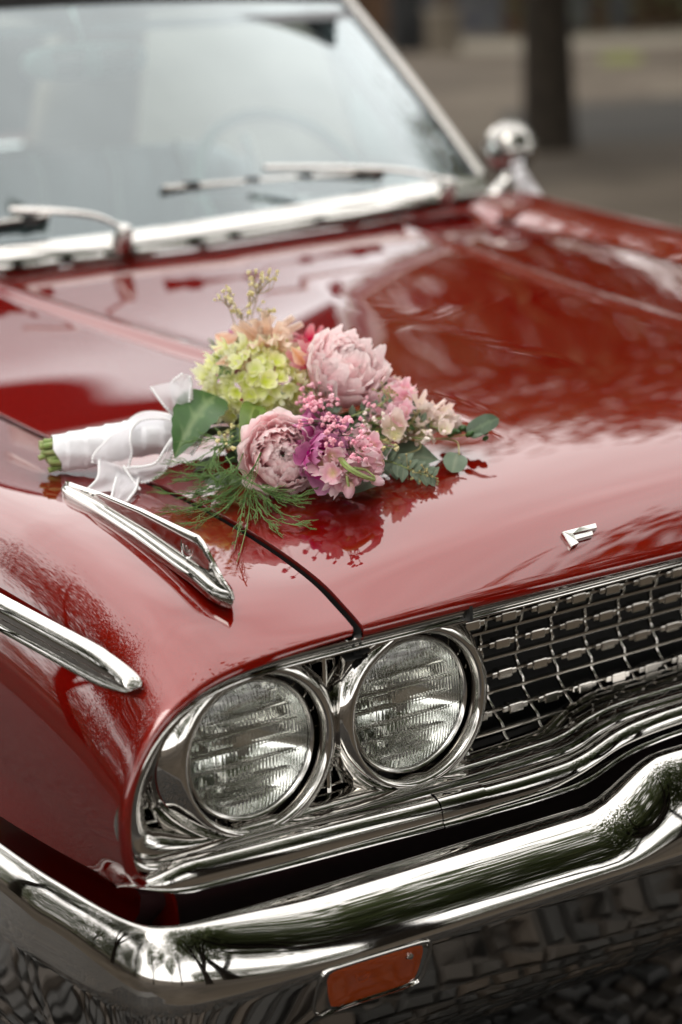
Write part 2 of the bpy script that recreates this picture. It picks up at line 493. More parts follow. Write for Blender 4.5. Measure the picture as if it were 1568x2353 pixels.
# ---- headlights
HX, HS, HZ = -.786, .195, .6935
def headlight(cx, outer):
    h = empty('headlight', parent=car)
    c = np.array([cx, -.004, HZ])
    # bezel ring
    mb = MB()
    k0 = mb.n
    mb.lathe([(.0795, .045), (.0795, -.004), (.0800, -.014), (.0822, -.0185), (.0850, -.0190), (.0890, -.0175), (.0940, -.0135), (.0990, -.0065), (.1035, .0025), (.1065, .012), (.1075, .035)], c, (0, 1, 0), 72)
    if outer:      # the outer lamp sits in a wider bucket towards the fender
        for V_ in mb.V:
            dx = V_[:, 0]-c[0]; dz = V_[:, 2]-c[2]; r0 = np.hypot(dx, dz); so = -1 if c[0] < 0 else 1
            k_ = sstep(.086, .108, r0)*np.clip(so*dx/r0, 0, 1)**1.3
            V_[:, 0] += so*.016*k_; V_[:, 1] += .004*k_
    mb.build('bezel', 'chrome', h, ang=60)
    mb = MB()
    mb.lathe([(.0690, .000), (.0700, -.004), (.0725, -.0055), (.0752, -.0035), (.0760, .002), (.0762, .02)], c, (0, 1, 0), 64)
    mb.build('retaining_ring', 'steel', h, ang=60)
    # lens: shell of pressed glass, slightly domed
    mb = MB()
    fr = [(r, -.0015-.013*(1-(r/.0695)**2)) for r in np.linspace(.0004, .0695, 16)]
    bk = [(r, .003-.0125*(1-(r/.0695)**2)) for r in np.linspace(.0695, .0004, 16)]
    mb.lathe(fr+bk, c, (0, 1, 0), 64)
    mb.build('lens', 'lampglass', h, ang=60)
    mb = MB()
    mb.lathe([(r, .052-.048*(r/.0692)**2) for r in np.linspace(.0005, .0692, 18)], c, (0, 1, 0), 56)
    mb.build('reflector', 'mirrorback', h, ang=60)
    mb = MB()
    mb.tube(c+np.array([[0, .05, 0], [0, .022, 0]]), [.008, .008], 12)
    mb.lathe([(.0004, .012), (.012, .013), (.014, .018), (.012, .022)], c, (0, 1, 0), 20)
    mb.build('bulb_shield', 'steel', h)
    mb = MB(); mb.lathe([(.0762, .012), (.0797, .012)], c, (0, 1, 0), 40); mb.build('gasket', 'seal', h)
    return h
for sx in (1, -1):
    headlight(sx*HX, True); headlight(sx*(HX+HS), False)

# ---- mesh panels beside the headlights
ROWS = [.6225+.0172*k for k in range(10)][::-1]   # bar heights, top first
def lamp_mesh(sx):
    g = empty('lamp_mesh', parent=car)
    for k, z in enumerate(ROWS):
        mb = MB(); xo = .930 if .63 < z < .70 else (.915 if z < .72 else (.885 if z < .75 else .80))
        mb.grid(sweep([(sx*xo, .012, z), (sx*.505, .012, z)], roundprof(.010, .0042, 8), (0, 1, 0), (0, 0, 1)), cv=True)
        mb.build('horizontal_bar', 'chrome', g, ang=50)
    for x in (.6885,):
        mb = MB(); zz = np.linspace(.607, .782, 12)
        mb.grid(sweep([(sx*x, .008, z) for z in zz], roundprof(.007, .010, 8), (1, 0, 0), (0, 1, 0)), cv=True)
        mb.build('vertical_bar', 'chrome', g, ang=50)
    for x in (.655, .722):
        mb = MB(); mb.box((sx*x, .006, ROWS[0]), (.012, .006, .0048)); o = mb.build('block', 'chrome', g, smooth=False)
        md = o.modifiers.new('b', 'BEVEL'); md.width = .0015; md.segments = 2
    for x, z in ((.64, .7655), (.655, .6115), (.875, .632)):
        mb = MB(); mb.lathe([(.0002, -.004), (.0035, -.003), (.0045, 0), (.0045, .006)], (sx*x, .006, z), (0, 1, 0), 14)
        mb.build('screw', 'steel', g)
lamp_mesh(-1); lamp_mesh(1)

# ---- main grille, concave
grille = empty('grille', parent=car)
def gyy(z): return .004+.050*(1-((z-.702)/.088)**2)
GXL = .525
def low_z(x): return np.interp(abs(x), [0, .31, .36, .40, .5], [.628, .626, .619, .609, .606])
for k, z in enumerate(ROWS):
    z = z+.003
    xx = np.linspace(-GXL, GXL, 60)
    if k == 9: segs = [xx[xx < -.355], xx[xx > .355]]
    else: segs = [xx]
    for s_ in segs:
        P = np.stack([s_, np.full(len(s_), gyy(z)), np.full(len(s_), z)], 1)
        mb = MB(); mb.grid(sweep(P, roundprof(.0080, .0040, 12, 5), (0, 1, 0), (0, 0, 1)), cv=True)
        mb.build('horizontal_bar', 'satinchrome', grille, ang=50)
PITCHX = .0502
NCOL = 21
block_me = None
for i in range(NCOL):
    x = (i-(NCOL-1)/2)*PITCHX
    zz = np.linspace(low_z(x), .786, 61)
    # the upright is a stamped ribbon that steps in and out between the bars
    ph = (zz-ROWS[0]-.003)/.0172
    yy = gyy(zz)+.0022*np.sin(2*np.pi*ph/2.0)
    P = np.stack([x+.0010*np.sin(2*np.pi*ph), yy, zz], 1)
    mb = MB(); mb.grid(sweep(P, roundprof(.0036, .0062, 12, 4), (1, 0, 0), (0, 1, 0)), cv=True)
    mb.build('upright_bar', 'satinchrome', grille, ang=50)
    for k in range(0, 10, 2):
        z = ROWS[k]+.003; xb = x+PITCHX/2
        if i == NCOL-1 or abs(xb) > .51: continue
        if z < low_z(xb)+.012: continue
        if block_me is None:
            mb = MB()
            V = []
            mb.box((0, 0, 0), (.0100, .0062, .0056)); mb.box((-.0135, .0005, 0), (.004, .0048, .0036)); mb.box((.0135, .0005, 0), (.004, .0048, .0036))
            o = mb.build('block', 'satinchrome', grille, smooth=False); block_me = o.data
        else: o = link('block', block_me, None, grille)
        md = o.modifiers.new('b', 'BEVEL'); md.width = .0014; md.segments = 2
        dz = .004; sl = math.atan2(gyy(z+dz)-gyy(z-dz), 2*dz)
        o.location = (xb, float(gyy(z))-.004, z); o.rotation_euler = (.015*math.sin(i*2.3+k), 0, .02*math.sin(i*1.7+k*2.1))
for sx in (-1, 1):   # cast end plates of the grille
    mb = MB()
    zz = np.linspace(.607, .785, 40)
    P = np.stack([sx*(np.full(40, .500)+.02*((zz-.69)/.09)**2), gyy(zz)-.003, zz], 1)
    mb.grid(sweep(P, roundprof(.008, .012, 10, 3), (1, 0, 0), (0, 1, 0)), cv=True)
    mb.build('end_plate', 'chrome', grille, ang=50)
# grille tie joint in the top bead
for sx in (-1, 1):
    mb = MB(); mb.box((sx*.532, -.030, .7885), (.0022, .0075, .0085)); mb.build('joint_gap', 'seal', car, smooth=False)

# ---- lower molding under the headlights, with the S-shaped rise towards the plate
def mold_path(n=150):
    h = [(0, .607), (.22, .606), (.29, .604), (.335, .598), (.385, .583), (.43, .579), (.52, .580), (.70, .5885), (.84, .594), (.91, .598), (.952, .6005)]
    L = [(-x, z) for x, z in h[::-1]][:-1]
    P = catmull(L+h, n); return P
MO = mold_path()
ax = np.abs(MO[:, 0])
my = -.036-.012*(1-np.clip(ax/.9, 0, 1)**2)+.022*sstep(.90, .955, ax)
taper = 1-.93*sstep(.875, .953, ax)
R = []
for a, b in ((.030, .0165), (.014, .0165), (.004, .0150), (-.0035, .011), (-.0070, .004), (-.0085, -.003), (-.0085, -.009), (-.0105, -.0105), (-.0115, -.0135), (-.0085, -.0155), (.006, -.0165), (.03, -.0165)):
    R.append(np.stack([MO[:, 0], my+a, MO[:, 1]+b*taper], 1))
lm = grid('lower_molding', np.array(R).transpose(1, 0, 2), 'chrome', car, ang=50)
for sx in (-1, 1):   # overlapped sleeve at the joint
    R = []
    xs_ = np.linspace(.525, .585, 6)
    for a, b in ((.012, .0178), (.003, .0163), (-.0045, .012), (-.0080, .004), (-.0095, -.003), (-.0095, -.009), (-.0115, -.0105), (-.0125, -.0137), (-.0095, -.0168), (.006, -.0178)):
        zc = np.interp(sx*xs_, MO[:, 0], MO[:, 1]); yc = np.interp(sx*xs_, MO[:, 0], my)
        R.append(np.stack([sx*xs_, yc+a, zc+b], 1))
    grid('joint_sleeve', np.array(R).transpose(1, 0, 2), 'chrome', lm, flip=sx < 0, ang=50)
# valance between molding and bumper, its shade put into a near-black colour
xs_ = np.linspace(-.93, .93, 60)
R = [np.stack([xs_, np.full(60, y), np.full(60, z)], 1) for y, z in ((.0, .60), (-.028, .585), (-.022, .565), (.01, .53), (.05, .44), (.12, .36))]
grid('valance', np.array(R), 'shaded_paint', car, ang=50)

# ---- bumper
bp = [(-1.012, .62), (-1.010, .40), (-1.004, .145), (-.997, .049), (-.989, -.025), (-.977, -.072), (-.958, -.099), (-.925, -.117), (-.86, -.128), (-.772, -.136), (-.565, -.147), (-.346, -.158), (-.15, -.164), (0, -.165)]
bp = bp+[(-x, y) for x, y in bp[::-1]][1:]
BP = catmull(bp, 300)
tb = np.gradient(BP, axis=0); tb /= np.linalg.norm(tb, axis=1)[:, None]
bn = np.stack([tb[:, 1], -tb[:, 0]], 1)      # outward (towards -y at the front)
front = 1-sstep(.74, .985, np.abs(BP[:, 0]))
rise = .038*(1-sstep(.325, .43, np.abs(BP[:, 0])))*front
aw = .036+.038*front
# section by turning of the surface normal: quick roll at the top, broad face, sharp lower edge, tucked underside
ns_ = 40
sarc = np.linspace(0, 1, ns_)
phi = np.radians(np.interp(sarc, [0, .10, .22, .40, .70, 1.0], [128, 96, 72, 56, 36, 13]))
du, dz_ = np.sin(phi), np.cos(phi)
outw = np.r_[0, np.cumsum((du[1:]+du[:-1])/2)]; down = np.r_[0, np.cumsum((dz_[1:]+dz_[:-1])/2)]
outw = (outw-outw[-1]); down = down-down[-1]        # zero at the lower edge of the face
outw /= -outw.min(); down /= -down.min()            # both now run -1..0 roughly
R = []
hgt_b = .064-.012*front+rise; wid_b = .034+.036*front
for k in range(ns_):
    d = .0006-wid_b*outw[k]; z = .5115-hgt_b*down[k]
    R.append(np.stack([BP[:, 0]-bn[:, 0]*d, BP[:, 1]-bn[:, 1]*d, z], 1))
for d, z in ((.0000, .5075), (.0002, .5040), (.0012, .5005), (.0032, .4965), (.0062, .4910), (.0105, .4830), (.0175, .4700), (.0255, .4540), (.0345, .4360), (.0450, .4150), (.0570, .3920), (.0720, .3660), (.0920, .3380), (.1200, .3150)):
    d = d*(.40+.60*front)
    R.append(np.stack([BP[:, 0]-bn[:, 0]*d, BP[:, 1]-bn[:, 1]*d, np.full(len(BP), z)], 1))
bumper = grid('bumper', np.array(R).transpose(1, 0, 2), 'chrome', car, ang=60)
# turn signals sunk in the lower face
def bump_pt(x, dz, out):   # point on the lower face: height dz below .488
    j = int(np.argmin(np.abs(BP[:, 0]-x)+(BP[:, 1] > 0)*9)); z = .488-dz
    d = np.interp(-z, [-.5075, -.5005, -.4965, -.491, -.483, -.470, -.454, -.436, -.415], [.0, .0012, .0032, .0062, .0105, .0175, .0255, .0345, .045])
    yb = np.interp(x, BP[:, 0][np.argsort(BP[:, 0])], BP[:, 1][np.argsort(BP[:, 0])]) if abs(x) < .95 else BP[j, 1]
    return np.array([x-bn[j, 0]*(d-out), yb-bn[j, 1]*(d-out), z])
for sx in (-1, 1):
    t = empty('turn_signal', parent=car)
    pxs = [(763, 2234), (800, 2221), (870, 2199), (940, 2178), (970, 2170), (983, 2172), (984, 2190), (968, 2240), (950, 2262), (900, 2281), (820, 2307), (755, 2329), (736, 2331), (728, 2318), (735, 2282), (748, 2250)]
    cor = []
    for p in pxs:
        q = at(p, y=-.134)
        for _ in range(6):
            dd = np.interp(-q[2], [-.5075, -.5005, -.4965, -.491, -.483, -.470, -.454, -.436, -.415], [.0, .0012, .0032, .0062, .0105, .0175, .0255, .0345, .045])
            q = at(p, y=float(np.interp(q[0], BP[:150, 0][20:], BP[:150, 1][20:]))+dd-.003)
        cor.append((q[0], .488-q[2]))
    ring = catmull(cor, 60, closed=True)
    cc = ring.mean(0)
    def lay(s, out): return np.array([bump_pt(sx*abs(cc[0]+(x-cc[0])*s), cc[1]+(z-cc[1])*s, out) for x, z in ring])
    R = np.array([lay(1.10, -.003), lay(1.09, .0015), lay(1.07, .0030), lay(1.045, .0030), lay(1.02, .0012), lay(1.0, -.001), lay(.99, -.006)])
    grid('signal_frame', R, 'chrome', t, cv=True, flip=sx > 0, ang=50)
    R = np.array([lay(.995, -.0022), lay(.97, -.0006), lay(.90, .0004), lay(.80, .0008), lay(.5, .0012), lay(.2, .0014), lay(.01, .0014)])
    grid('signal_lens', R, 'amber', t, cv=True, flip=sx > 0, ang=50)
    R = np.array([lay(.98, -.0065), lay(.5, -.0075), lay(.01, -.0075)])
    grid('signal_base', R, 'ambercap', t, cv=True, flip=sx > 0)
    b0 = bump_pt(sx*.745, .003, .0018)
    for r_ in (.0045, .0085):
        mb = MB(); th = np.linspace(0, 2*np.pi, 33)
        mb.tube(np.array([b0+np.array([r_*math.cos(a), 0, r_*math.sin(a)])+np.array([0, .0003, 0]) for a in th]), .0005, 5, cap=False)
        mb.build('lens_ring', 'amber', t)
    q = bump_pt(sx*.692, -.0015, .0008)
    mb = MB(); mb.lathe([(.0002, -.004), (.003, -.0032), (.004, -.0005), (.004, .004)], q, (0, 1, 0), 14); mb.build('screw', 'steel', t)

# ---- fender ornament
def ornament(sx):
    o = empty('fender_ornament', parent=car)
    n = 40
    t = np.linspace(0, 1, n)
    X = np.full(n, .781); X = .779+.004*t
    y = .392-.372*t
    zb = np.interp(y, [.02, .08, .2, .3, .4], [.838, .852, .867, .875, .879])
    hgt = .008+.030*np.clip(t/.86, 0, 1)**1.1
    hgt = np.where(t > .86, hgt*(1-.86*((t-.86)/.14)), hgt)
    w = .0135*np.minimum(1, .55+t*.6)*np.where(t > .93, 1-.75*((t-.93)/.07)**1.5, 1)*np.where(t < .03, .5+.5*t/.03, 1)
    prof = lambda i: [(-1.0, -.004), (-1.08, .002), (-1.0, .006), (-.75, .0095), (-.45, .0112), (-.30, .0108), (-.26, .0135), (-.30, .35*hgt[i]+.0095), (-.34, .7*hgt[i]+.007), (-.40, hgt[i]+.0035),
                      (-.30, hgt[i]+.0062), (-.10, hgt[i]+.0068), (.04, hgt[i]+.004), (.10, .6*hgt[i]+.004), (.35, .012), (.8, .008), (1.0, .002), (1.0, -.004)]
    A = np.array([[(sx*(X[i]-a*w[i]), y[i], zb[i]+min(b, hgt[i]+.0068)) for a, b in prof(i)] for i in range(n)])
    A[0, :, 2] = np.minimum(A[0, :, 2], zb[0]+.006)
    tip = A[-1].mean(0); A = np.concatenate([A, (tip+(A[-1]-tip)*.3+np.array([0, -.004, -.002]))[None]], 0)
    grid('spear', A, 'chrome', o, flip=sx < 0, ang=45)
    c = np.array([sx*(.7795+.0062), .100, .8800])
    mb = MB(); nx = np.array([-sx*1.0, 0, 0.0])
    nx = np.array([sx*1.0, -.03, .10])
    mb.lathe([(.0130, -.004), (.0130, .0004), (.0122, .0012), (.0112, .0008), (.0104, .0003), (.0060, .0008), (.0040, .0004), (.0003, .0011)], c, nx, 30)
    mb.build('medallion', 'steel', o)
    return o
ornament(-1); ornament(1)
# ---- side spear trim
def side_trim(sx):
    y = np.concatenate([np.linspace(.004, .06, 12), np.linspace(.08, 1.55, 40)])
    x = np.interp(y, [0, .05, .12, .25, 1.6], [.902, .912, .923, .936, .945]); z = np.interp(y, [0, .12, .25, 1.6], [.784, .797, .806, .822])
    w = np.clip(.15+.85*np.sqrt(np.clip((y-.004)/.06, 0, 1)), 0, 1)
    P = np.stack([sx*x, y, z], 1)
    prof = [(-.006, .019), (.004, .019), (.010, .014), (.0115, .007), (.009, .001), (.004, -.002), (.003, -.009), (.006, -.012), (.0065, -.016), (.003, -.018), (-.006, -.018)]
    R = np.array([[P[i]+np.array([sx*a, 0, b*w[i]]) for a, b in prof] for i in range(len(y))])
    R = np.concatenate([(P[0]+np.array([-sx*.002, -.003, 0])+(R[0]-P[0])*.15)[None], R], 0)
    o = grid('side_trim', R, 'chrome', car, flip=sx < 0, ang=50)
    R2 = np.array([[P[i]+np.array([sx*a, 0, b]) for a, b in ((.0072, -.0015), (.0048, -.0035), (.0043, -.0075), (.0066, -.0105))] for i in range(7, len(y))])
    pass
    return o
side_trim(-1); side_trim(1)
# ---- hood letter F (chrome, slanted), following the slope of the bonnet lip
def letter_F():
    px = [(1293, 1222), (1332, 1212), (1370, 1202), (1373, 1212), (1345, 1219), (1316, 1226), (1319, 1231), (1340, 1226), (1362, 1220), (1364, 1229), (1324, 1240), (1330, 1248), (1314, 1256)]
    top = np.array([bq(p, .0055) for p in px]); k = len(px); c = top.mean(0)
    n_ = np.array([0, -.55, .83])
    V = list(top-n_*.009)+list(top-n_*.0012)+list(top+(c-top)*.035+n_*.0004)
    F = [(j*k+i, j*k+(i+1) % k, (j+1)*k+(i+1) % k, (j+1)*k+i) for j in range(2) for i in range(k)]
    F.append(tuple(2*k+i for i in range(k)))
    o = mk('letter_f', V, F, 'chrome', car, smooth=False)
    o['label'] = 'chrome letter F on the bonnet lip'
letter_F()
# ---------------------------------------------------------------- cabin
xg = np.linspace(-.735, .735, 40)
WB = ws_base(xg)+np.array([0, .012, .012])
topx = xg*.915
WT = np.stack([topx, 1.865+.10*(topx/.65)**2, 1.410-.022*(topx/.65)**2], 1)
R = []
for t in np.linspace(0, 1, 14):
    q = WB*(1-t)+WT*t; bow = .006*math.sin(math.pi*t)
    q[:, 2] += bow; q[:, 1] -= bow*.6
    R.append(q)
WS = np.array(R)
ws = grid('windshield', WS, 'windshield', car)
# bright reveal molding along the base
P = WB+np.array([0, -.010, -.002])
prof = [(.010, .004), (.003, .007), (-.006, .004), (-.016, -.003), (-.026, -.012), (-.030, -.017), (-.030, -.03)]
R = np.array([[P[i]+np.array([0, a, b]) for a, b in prof] for i in range(len(P))])
grid('windshield_trim', R, 'chrome', car, ang=50)
for sx in (-1, 1):
    L = [WS[k][0 if sx < 0 else -1] for k in range(14)]
    L = np.array(L)
    dirv = np.array([sx*1.0, .25, 0]); dirv /= np.linalg.norm(dirv)
    R = sweep(L, [(.010, .004), (.016, .010), (.022, .010), (.025, .003), (.025, -.010), (.012, -.012)], dirv, np.array([0, -.55, .83]))
    grid('pillar_trim', R, 'trimsteel', car, cv=True, flip=sx < 0, ang=50)
    grid('pillar_seal', sweep(L, [(-.010, .003), (-.004, .006), (.008, .006), (.013, -.004), (-.008, -.010)], dirv, np.array([0, -.55, .83])), 'seal', car, cv=True, flip=sx < 0, ang=50)
    R = sweep(L+dirv*.03+np.array([0, .02, -.012]), [(-.03, .01), (.0, .012), (.012, 0), (.012, -.03), (-.03, -.035)], dirv, np.array([0, -.55, .83]))
    grid('pillar', R, 'paint', car, cv=True, flip=sx < 0, ang=50)
    R = sweep(L-dirv*.035+np.array([0, .045, -.03]), [(-.03, .006), (.02, .006), (.02, -.02), (-.03, -.02)], dirv, np.array([0, -.55, .83]))
    grid('inner_pillar', R, 'liner', car, cv=True, flip=sx < 0, ang=50)
    # quarter-window frame
    a = np.array([sx*.80, 1.66, .99]); b = np.array([sx*.675, 2.02, 1.345]); c = np.array([sx*.80, 2.05, .985])
    mb = MB(); mb.tube(np.array([a, b]), .008, 8); mb.tube(np.array([c, b+np.array([0, .03, 0])]), .007, 8); mb.tube(np.array([a, c]), .007, 8)
    mb.build('vent_window_frame', 'chrome', car)
    mk('vent_window_glass', [a, b, c], [(0, 1, 2)], 'windshield', car)
# roof
R = []
for t in np.linspace(0, 1, 16):
    y = 1.868+1.35*t
    xr = np.linspace(-.66, .66, 30)
    yy = y+.10*(xr/.65)**2*(1-t)
    z = 1.412+.035*math.sin(math.pi*min(1, t*.9))-.04*(xr/.66)**4-.02*(xr/.66)**2-.03*t*t
    R.append(np.stack([xr, yy, z], 1))
R = np.array(R)
lip = R[0].copy(); lip[:, 2] -= .02; lip[:, 1] += .004
roof = grid('roof', np.concatenate([lip[None], R], 0), 'softtop', car, thick=0)
grid('headliner', R-np.array([0, -.02, .025]), 'liner', car)
P = WT+np.array([0, -.006, .004])
grid('header_trim', sweep(P, [(.012, .006), (.0, .010), (-.010, .004), (-.012, -.006), (0, -.012)], (0, 1, 0), (0, 0, 1)), 'chrome', car, cv=True, ang=50)
grid('header_seal', sweep(P+np.array([0, -.006, -.014]), [(.006, .014), (-.012, .012), (-.012, -.010), (.006, -.012)], (0, 1, 0), (0, 0, 1)), 'seal', car, cv=True)
for sx in (-1, 1):   # rear roof pillars and rear deck
    q = np.array([[(sx*.64, 2.75, 1.36), (sx*.64, 3.2, 1.32)], [(sx*.74, 3.05, .99), (sx*.74, 3.7, .985)]])
    grid('rear_pillar', q, 'softtop', car, thick=.02)
q = np.array([[(-.74, 3.6, .99), (.74, 3.6, .99)], [(-.74, 4.6, .95), (.74, 4.6, .95)]]); grid('boot_lid', q, 'paint', car)
q = np.array([[(-.62, 3.22, 1.32), (.62, 3.22, 1.32)], [(-.72, 3.62, 1.0), (.72, 3.62, 1.0)]]); grid('rear_window', q, 'windshield', car)
q = np.array([[(-.9, 4.6, .9), (.9, 4.6, .9)], [(-.9, 4.62, .3), (.9, 4.62, .3)]]); grid('rear_panel', q, 'paint', car)
# dashboard, seats, wheel, mirror
R = []
xd = np.linspace(-.72, .72, 30)
for dy, z in ((.03, .992), (.08, .998), (.18, 1.0), (.24, .985), (.27, .95), (.26, .85), (.24, .70)):
    b = ws_base(xd); R.append(np.stack([xd, 1.43+.10*(xd/.72)**2+dy, np.full(30, z)], 1))
grid('dashboard', np.array(R), 'dash', car, ang=50)
def seat(y0, ztop):
    s = empty('seat', parent=car)
    N = 150
    x = np.linspace(-.68, .68, N)
    R = []
    for a, b in ((.16, .50), (.10, .62), (.05, .78), (.0, .92), (-.01, ztop-.05), (.01, ztop-.01), (.05, ztop), (.09, ztop-.02), (.13, .9), (.15, .5)):
        edge = np.clip((1-(np.abs(x)/.68)**10), 0, 1)
        pl = .012*np.abs(np.sin(x*math.pi/.085)) if .55 < b < ztop-.02 else 0*x
        R.append(np.stack([x, np.full(N, y0+a)-pl, .5+(b-.5)*(edge**.25)], 1))
    grid('backrest', np.array(R), 'vinyl', s, ang=60)
    mb = MB(); mb.box((0, y0-.22, .46), (.68, .28, .09)); o = mb.build('cushion', 'vinyl', s, smooth=False)
    md = o.modifiers.new('b', 'BEVEL'); md.width = .04; md.segments = 3
    for xx in np.arange(-.6, .61, .17):
        mb = MB(); mb.tube(np.array([(xx, y0-.022, .6), (xx, y0-.026, .85), (xx, y0-.022, ztop-.05), (xx, y0+.01, ztop+.002)]), .010, 8); mb.build('piping', 'ivory', s)
    return s
seat(2.22, 1.085); seat(3.1, 1.0)
sw = empty('steering_wheel', parent=car)
c = np.array([.43, 1.80, 1.00]); ax_ = np.array([0, -.80, .60])/1.0; ax_ /= np.linalg.norm(ax_)
u_ = np.array([1.0, 0, 0]); v_ = np.cross(ax_, u_)
th = np.linspace(0, 2*np.pi, 61)
mb = MB(); mb.tube(np.array([c+.195*(math.cos(a)*u_+math.sin(a)*v_) for a in th]), .0125, 10, cap=False); mb.build('rim', 'ivory', sw)
mb = MB(); mb.tube(np.array([c+.19*u_, c-ax_*-.0-.03*ax_, c-.19*u_]), .008, 8); mb.build('spoke', 'chrome', sw)
mb = MB(); mb.lathe([(.001, .02), (.03, .016), (.045, -.0), (.03, -.05)], c-ax_*.03, ax_, 24); mb.tube(np.array([c-ax_*.05, c-ax_*.45]), .022, 10); mb.build('hub', 'dash', sw)
rm = empty('rearview_mirror', parent=car)
A = roundprof(.27, .064, 40, 3.2)
cm = np.array([0.0, 1.80, 1.287])
n_ = np.array([.12, -.98, -.05]); n_ /= np.linalg.norm(n_); u_ = np.cross(n_, (0, 0, 1)); u_ /= np.linalg.norm(u_); v_ = np.cross(u_, n_)
if u_[0] < 0: u_, v_ = -u_, v_
R = np.array([cm+s*(A[:, :1]*u_+A[:, 1:]*v_)+d*n_ for s, d in ((.99, -.012), (1.0, 0), (.985, .008), (.93, .014), (.6, .017), (.01, .018))])
grid('back_shell', R, 'ivory', rm, cv=True)
for zz in (.014, -.016):  # chrome tubes added to make the sky glints on the shell
    for xa, xb in ((-.085, -.02), (.02, .095)):
        mb = MB(); mb.tube(np.array([cm+u_*xa+v_*zz+n_*.016, cm+u_*xb+v_*zz+n_*.016]), .0105, 10); mb.build('glint_tube', 'chrome', rm)
mb = MB(); mb.tube(np.array([cm, cm+np.array([0, .02, .05]), cm+np.array([0, .06, .11])]), .007, 8); mb.build('stem', 'chrome', rm)
# sun visor band / roof rail inside
mb = MB()
for sx in (-1, 1):
    mb.box((sx*.33, 1.93, 1.345), (.29, .10, .008))
mb.build('sun_visor', 'liner', car, smooth=False)

# wipers
def wiper(pv, tip, blade, name='wiper'):
    w = empty('wiper', parent=car)
    pv, tip = np.array(pv), np.array(tip)
    mb = MB(); mb.lathe([(.001, .026), (.010, .024), (.016, .012), (.018, -.02)], pv, (0, -.4, .9), 16); mb.build('pivot', 'chrome', w)
    d = tip-pv
    P = np.array([pv+np.array([0, -.004, .018]), pv+d*.25+np.array([0, -.015, .030]), pv+d*.6+np.array([0, -.018, .028]), tip+np.array([0, -.012, .018])])
    P = catmull(P, 16)
    mb = MB(); mb.grid(sweep(P, roundprof(.012, .007, 10), (0, .75, .6), (0, -.6, .75)), cv=True); mb.build('arm', 'chrome', w)
    a, b = np.array(blade[0]), np.array(blade[1])
    Q = np.array([a*(1-t)+b*t for t in np.linspace(0, 1, 20)])
    mb = MB(); mb.grid(sweep(Q+np.array([0, -.006, .008]), roundprof(.010, .008, 8), (0, .75, .6), (0, -.6, .75)), cv=True)
    mb.build('blade', 'trimsteel', w)
    mb = MB(); mb.grid(sweep(Q, roundprof(.009, .016, 8), (0, .75, .6), (0, -.6, .75)), cv=True); mb.build('blade_rubber', 'rubber', w)
    for t in (.12, .38, .62, .88):
        mb = MB(); q = a*(1-t)+b*t; mb.box(q+np.array([0, -.003, .004]), (.014, .008, .011)); mb.build('blade_clip', 'rubber', w, smooth=False)
def on_ws(px, off=.012):
    # point of the glass seen at a pixel
    best = None
    r_ = ray(px); r_ = r_/np.linalg.norm(r_)
    d = WS.reshape(-1, 3)-CAM; perp = np.linalg.norm(d-np.outer(d@r_, r_), axis=1)
    i = int(np.argmin(perp)); dep = d[i]@r_
    return CAM+r_*(dep-off)
wiper(at((1026, 436), y=1.44), on_ws((600, 408), .03), (on_ws((372, 442), .015), on_ws((880, 402), .015)))
wiper(at((282, 548), y=1.36), on_ws((20, 505), .03), (on_ws((-260, 560), .015), on_ws((110, 505), .015)))
# washer nozzles on the trim
# door mirror on the far fender
dm = empty('door_mirror', parent=car)
c = np.array([.955, 1.74, 1.055])
ax_ = np.array([-.30, -.94, .06]); ax_ /= np.linalg.norm(ax_)
mb = MB(); mb.lathe([(.0008, .040), (.014, .0385), (.028, .033), (.040, .024), (.049, .010), (.0535, -.004), (.055, -.016), (.057, -.018), (.057, -.026), (.052, -.028), (.0008, -.026)], c, ax_, 36); mb.build('shell', 'trimsteel', dm)
mb = MB(); mb.tube(catmull([c+np.array([-.005, 0, -.03]), c+np.array([-.02, .0, -.07]), c+np.array([-.05, .0, -.095]), c+np.array([-.055, 0, -.125])], 10), np.linspace(.013, .02, 10), 12); mb.build('stem', 'chrome', dm)
mb = MB(); mb.lathe([(.001, .012), (.008, .010), (.011, .004), (.012, -.006)], c+ax_*.036+np.array([.018, 0, -.006]), ax_, 18); mb.build('boss', 'chrome', dm)
# wheels
def wheel(x, y):
    w = empty('wheel', parent=car)
    mb = MB(); s = 1 if x > 0 else -1
    mb.lathe([(.19, -.09), (.26, -.10), (.32, -.09), (.345, -.05), (.35, 0), (.345, .05), (.32, .09), (.26, .10), (.19, .09)], (x, y, .345), (s, 0, 0), 48); mb.build('tyre', 'rubber', w)
    mb = MB(); mb.lathe([(.001, .075), (.06, .07), (.09, .05), (.17, .045), (.19, .075), (.195, .09), (.20, .08)], (x, y, .345), (s, 0, 0), 48); mb.build('hubcap', 'chrome', w)
for x in (-.80, .80):
    wheel(x, .80); wheel(x, 3.75)
